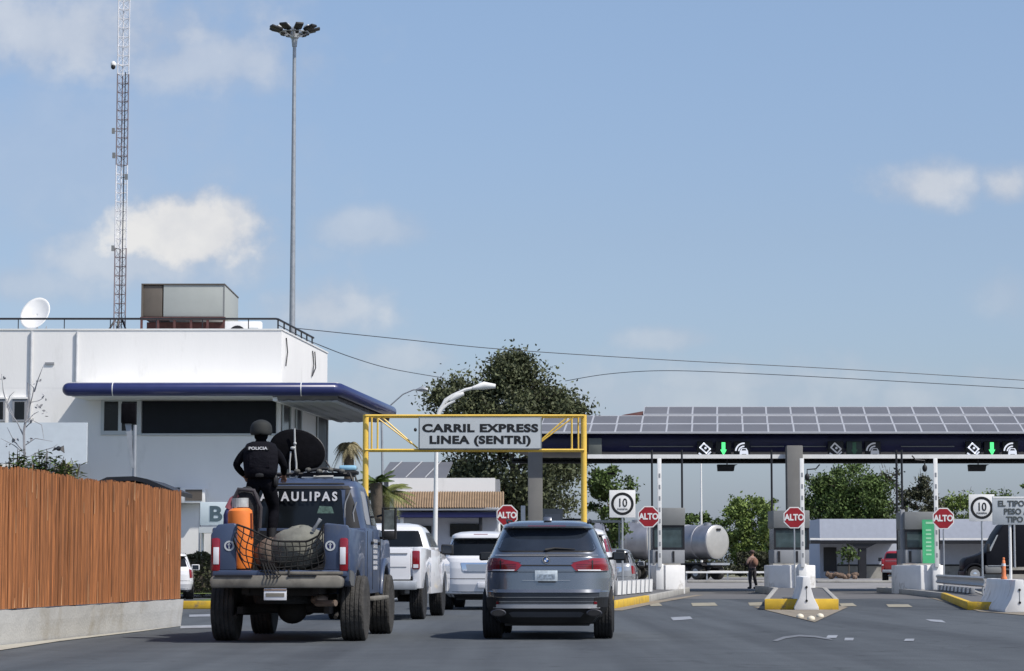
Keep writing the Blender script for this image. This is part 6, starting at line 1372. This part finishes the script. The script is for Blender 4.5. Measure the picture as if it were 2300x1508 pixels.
# officer standing in the bed, seen from behind
of, b = person('police officer in black helmet and ballistic vest standing in the truck bed', loc(-.47,1.25,1.38), -R(2.9)+R(3),
   1.10, ((-.315,.0,1.16),(.29,.04,1.16)), ((-.20,.20,.98),(.27,.28,1.00)), ((-.14,.10,.50),(.16,.16,.52)), ((-.15,-.02,.09),(.14,.02,.09)), 1.0, (m_uni, m_uni, m_skin))
for p in b.data.polygons:
    if p.center.z > 1.50: p.material_index = 0
mb = MB(); vs = []; n = 28
for (z, a, c_) in ((.98,.175,.14),(1.08,.19,.15),(1.25,.205,.165),(1.38,.20,.155),(1.46,.165,.12),(1.49,.10,.09)):
    for j in range(n): t = 2*math.pi*j/n; c, q = math.cos(t), math.sin(t); vs.append((math.copysign(abs(c)**.75, c)*a, math.copysign(abs(q)**.75, q)*c_, z))
mb.add(vs, [(i*n+j, i*n+(j+1) % n, (i+1)*n+(j+1) % n, (i+1)*n+j) for i in range(5) for j in range(n)]); vest = mb.build('ballistic_vest', m_vest, of, smooth=True, fix=False)
md = vest.modifiers.new('s','SOLIDIFY'); md.thickness = .02; md.offset = 1; evalmods(vest)
MB().box(-.155,.115,-.178,-.160,1.375,1.425).build('vest_patch', m_blackm, vest)
text('POLICIA', .058, m_lensw, 'vest_lettering', vest, (-.02,-.182,1.40), sx=1.1, bold=.0015, ext=.002)
mb = MB(); mb.box(-.13,.13,-.175,-.15,1.12,1.30); mb.build('back_plate', m_vest, vest, bevel=.02)
mb = MB(); mb.lathe([(.165,.985),(.17,1.0),(.17,1.03),(.165,1.045)], n=24); mb.build('belt', m_blackm, of, smooth=True)
mb = MB(); mb.ell((.19,-.02,.93),(.04,.07,.10),10,8); mb.build('holster', m_blackm, of, smooth=True)
mb = MB(); vs = []; m = 12
for i in range(m+1):
    ph = math.pi*.62*i/m
    for j in range(n):
        a = 2*math.pi*j/n; dz = -.035*max(0,-math.sin(a))-(.03*abs(math.cos(a)) if i > 8 else 0)
        vs.append((.128*math.sin(ph)*math.cos(a), .02+.148*math.sin(ph)*math.sin(a), 1.695+.125*math.cos(ph)+(dz if i > 7 else 0)))
mb.add(vs, [(i*n+j, i*n+(j+1) % n, (i+1)*n+(j+1) % n, (i+1)*n+j) for i in range(m) for j in range(n)]); h_ = mb.build('helmet', m_helm, of, smooth=True, fix=False); md = h_.modifiers.new('s','SOLIDIFY'); md.thickness = .012; evalmods(h_); of.scale = (1.16, 1.1, 1.0)
mb = MB(); mb.ell((0,.015,1.60),(.088,.10,.10),16,10); mb.build('balaclava', m_uni, of, smooth=True)

# soldiers beyond the lane
s1, b1 = person('soldier in brown camouflage jacket standing on the lane past the booths', (AX(1690,114), 114, 0), R(35),
   1.25, ((-.30,.05,1.15),(.29,.08,1.15)), ((-.10,.26,1.12),(.12,.28,1.05)), ((-.12,.05,.50),(.13,.0,.50)), ((-.15,-.02,.09),(.20,-.02,.09)), .98, (m_tan, m_dgrey, m_skin))
mb = MB(); mb.ell((0,.02,1.70),(.115,.13,.10),14,8); mb.build('helmet', M('brown helmet', (.08,.05,.045), .8), s1, smooth=True)
mb = MB(); vs = []
for (z, a, c_) in ((1.02,.17,.14),(1.25,.20,.16),(1.42,.18,.13)):
    for j in range(n): t = 2*math.pi*j/n; vs.append((math.cos(t)*a, math.sin(t)*c_, z))
mb.add(vs, [(i*n+j, i*n+(j+1) % n, (i+1)*n+(j+1) % n, (i+1)*n+j) for i in range(2) for j in range(n)]); mb.build('load_vest', M('brown vest cloth', (.28,.17,.14), .9, var=.4, vs=8), s1, smooth=True, fix=False)
mb = MB(); mb.ell((0,-.2,1.22),(.15,.12,.20),12,8); mb.build('backpack', M('brown pack cloth', (.26,.14,.10), .9, var=.3), s1, smooth=True)
rf = thing('rifle', 'black rifle held across the chest of the brown clad soldier', 'rifle', (AX(1690,114)+.0, 114, 0), R(35))
mb = MB(); mb.box(-.34,.30,.285,.325,1.06,1.13); mb.tube([(-.34,.305,1.11),(-.62,.305,1.15)], .012, 6); mb.prism([(.28,1.06),(.52,.98),(.52,1.10),(.28,1.13)], .29, .32, 'y'); mb.box(-.02,.04,.29,.32,.90,1.06); mb.build('receiver', m_blackm, rf)
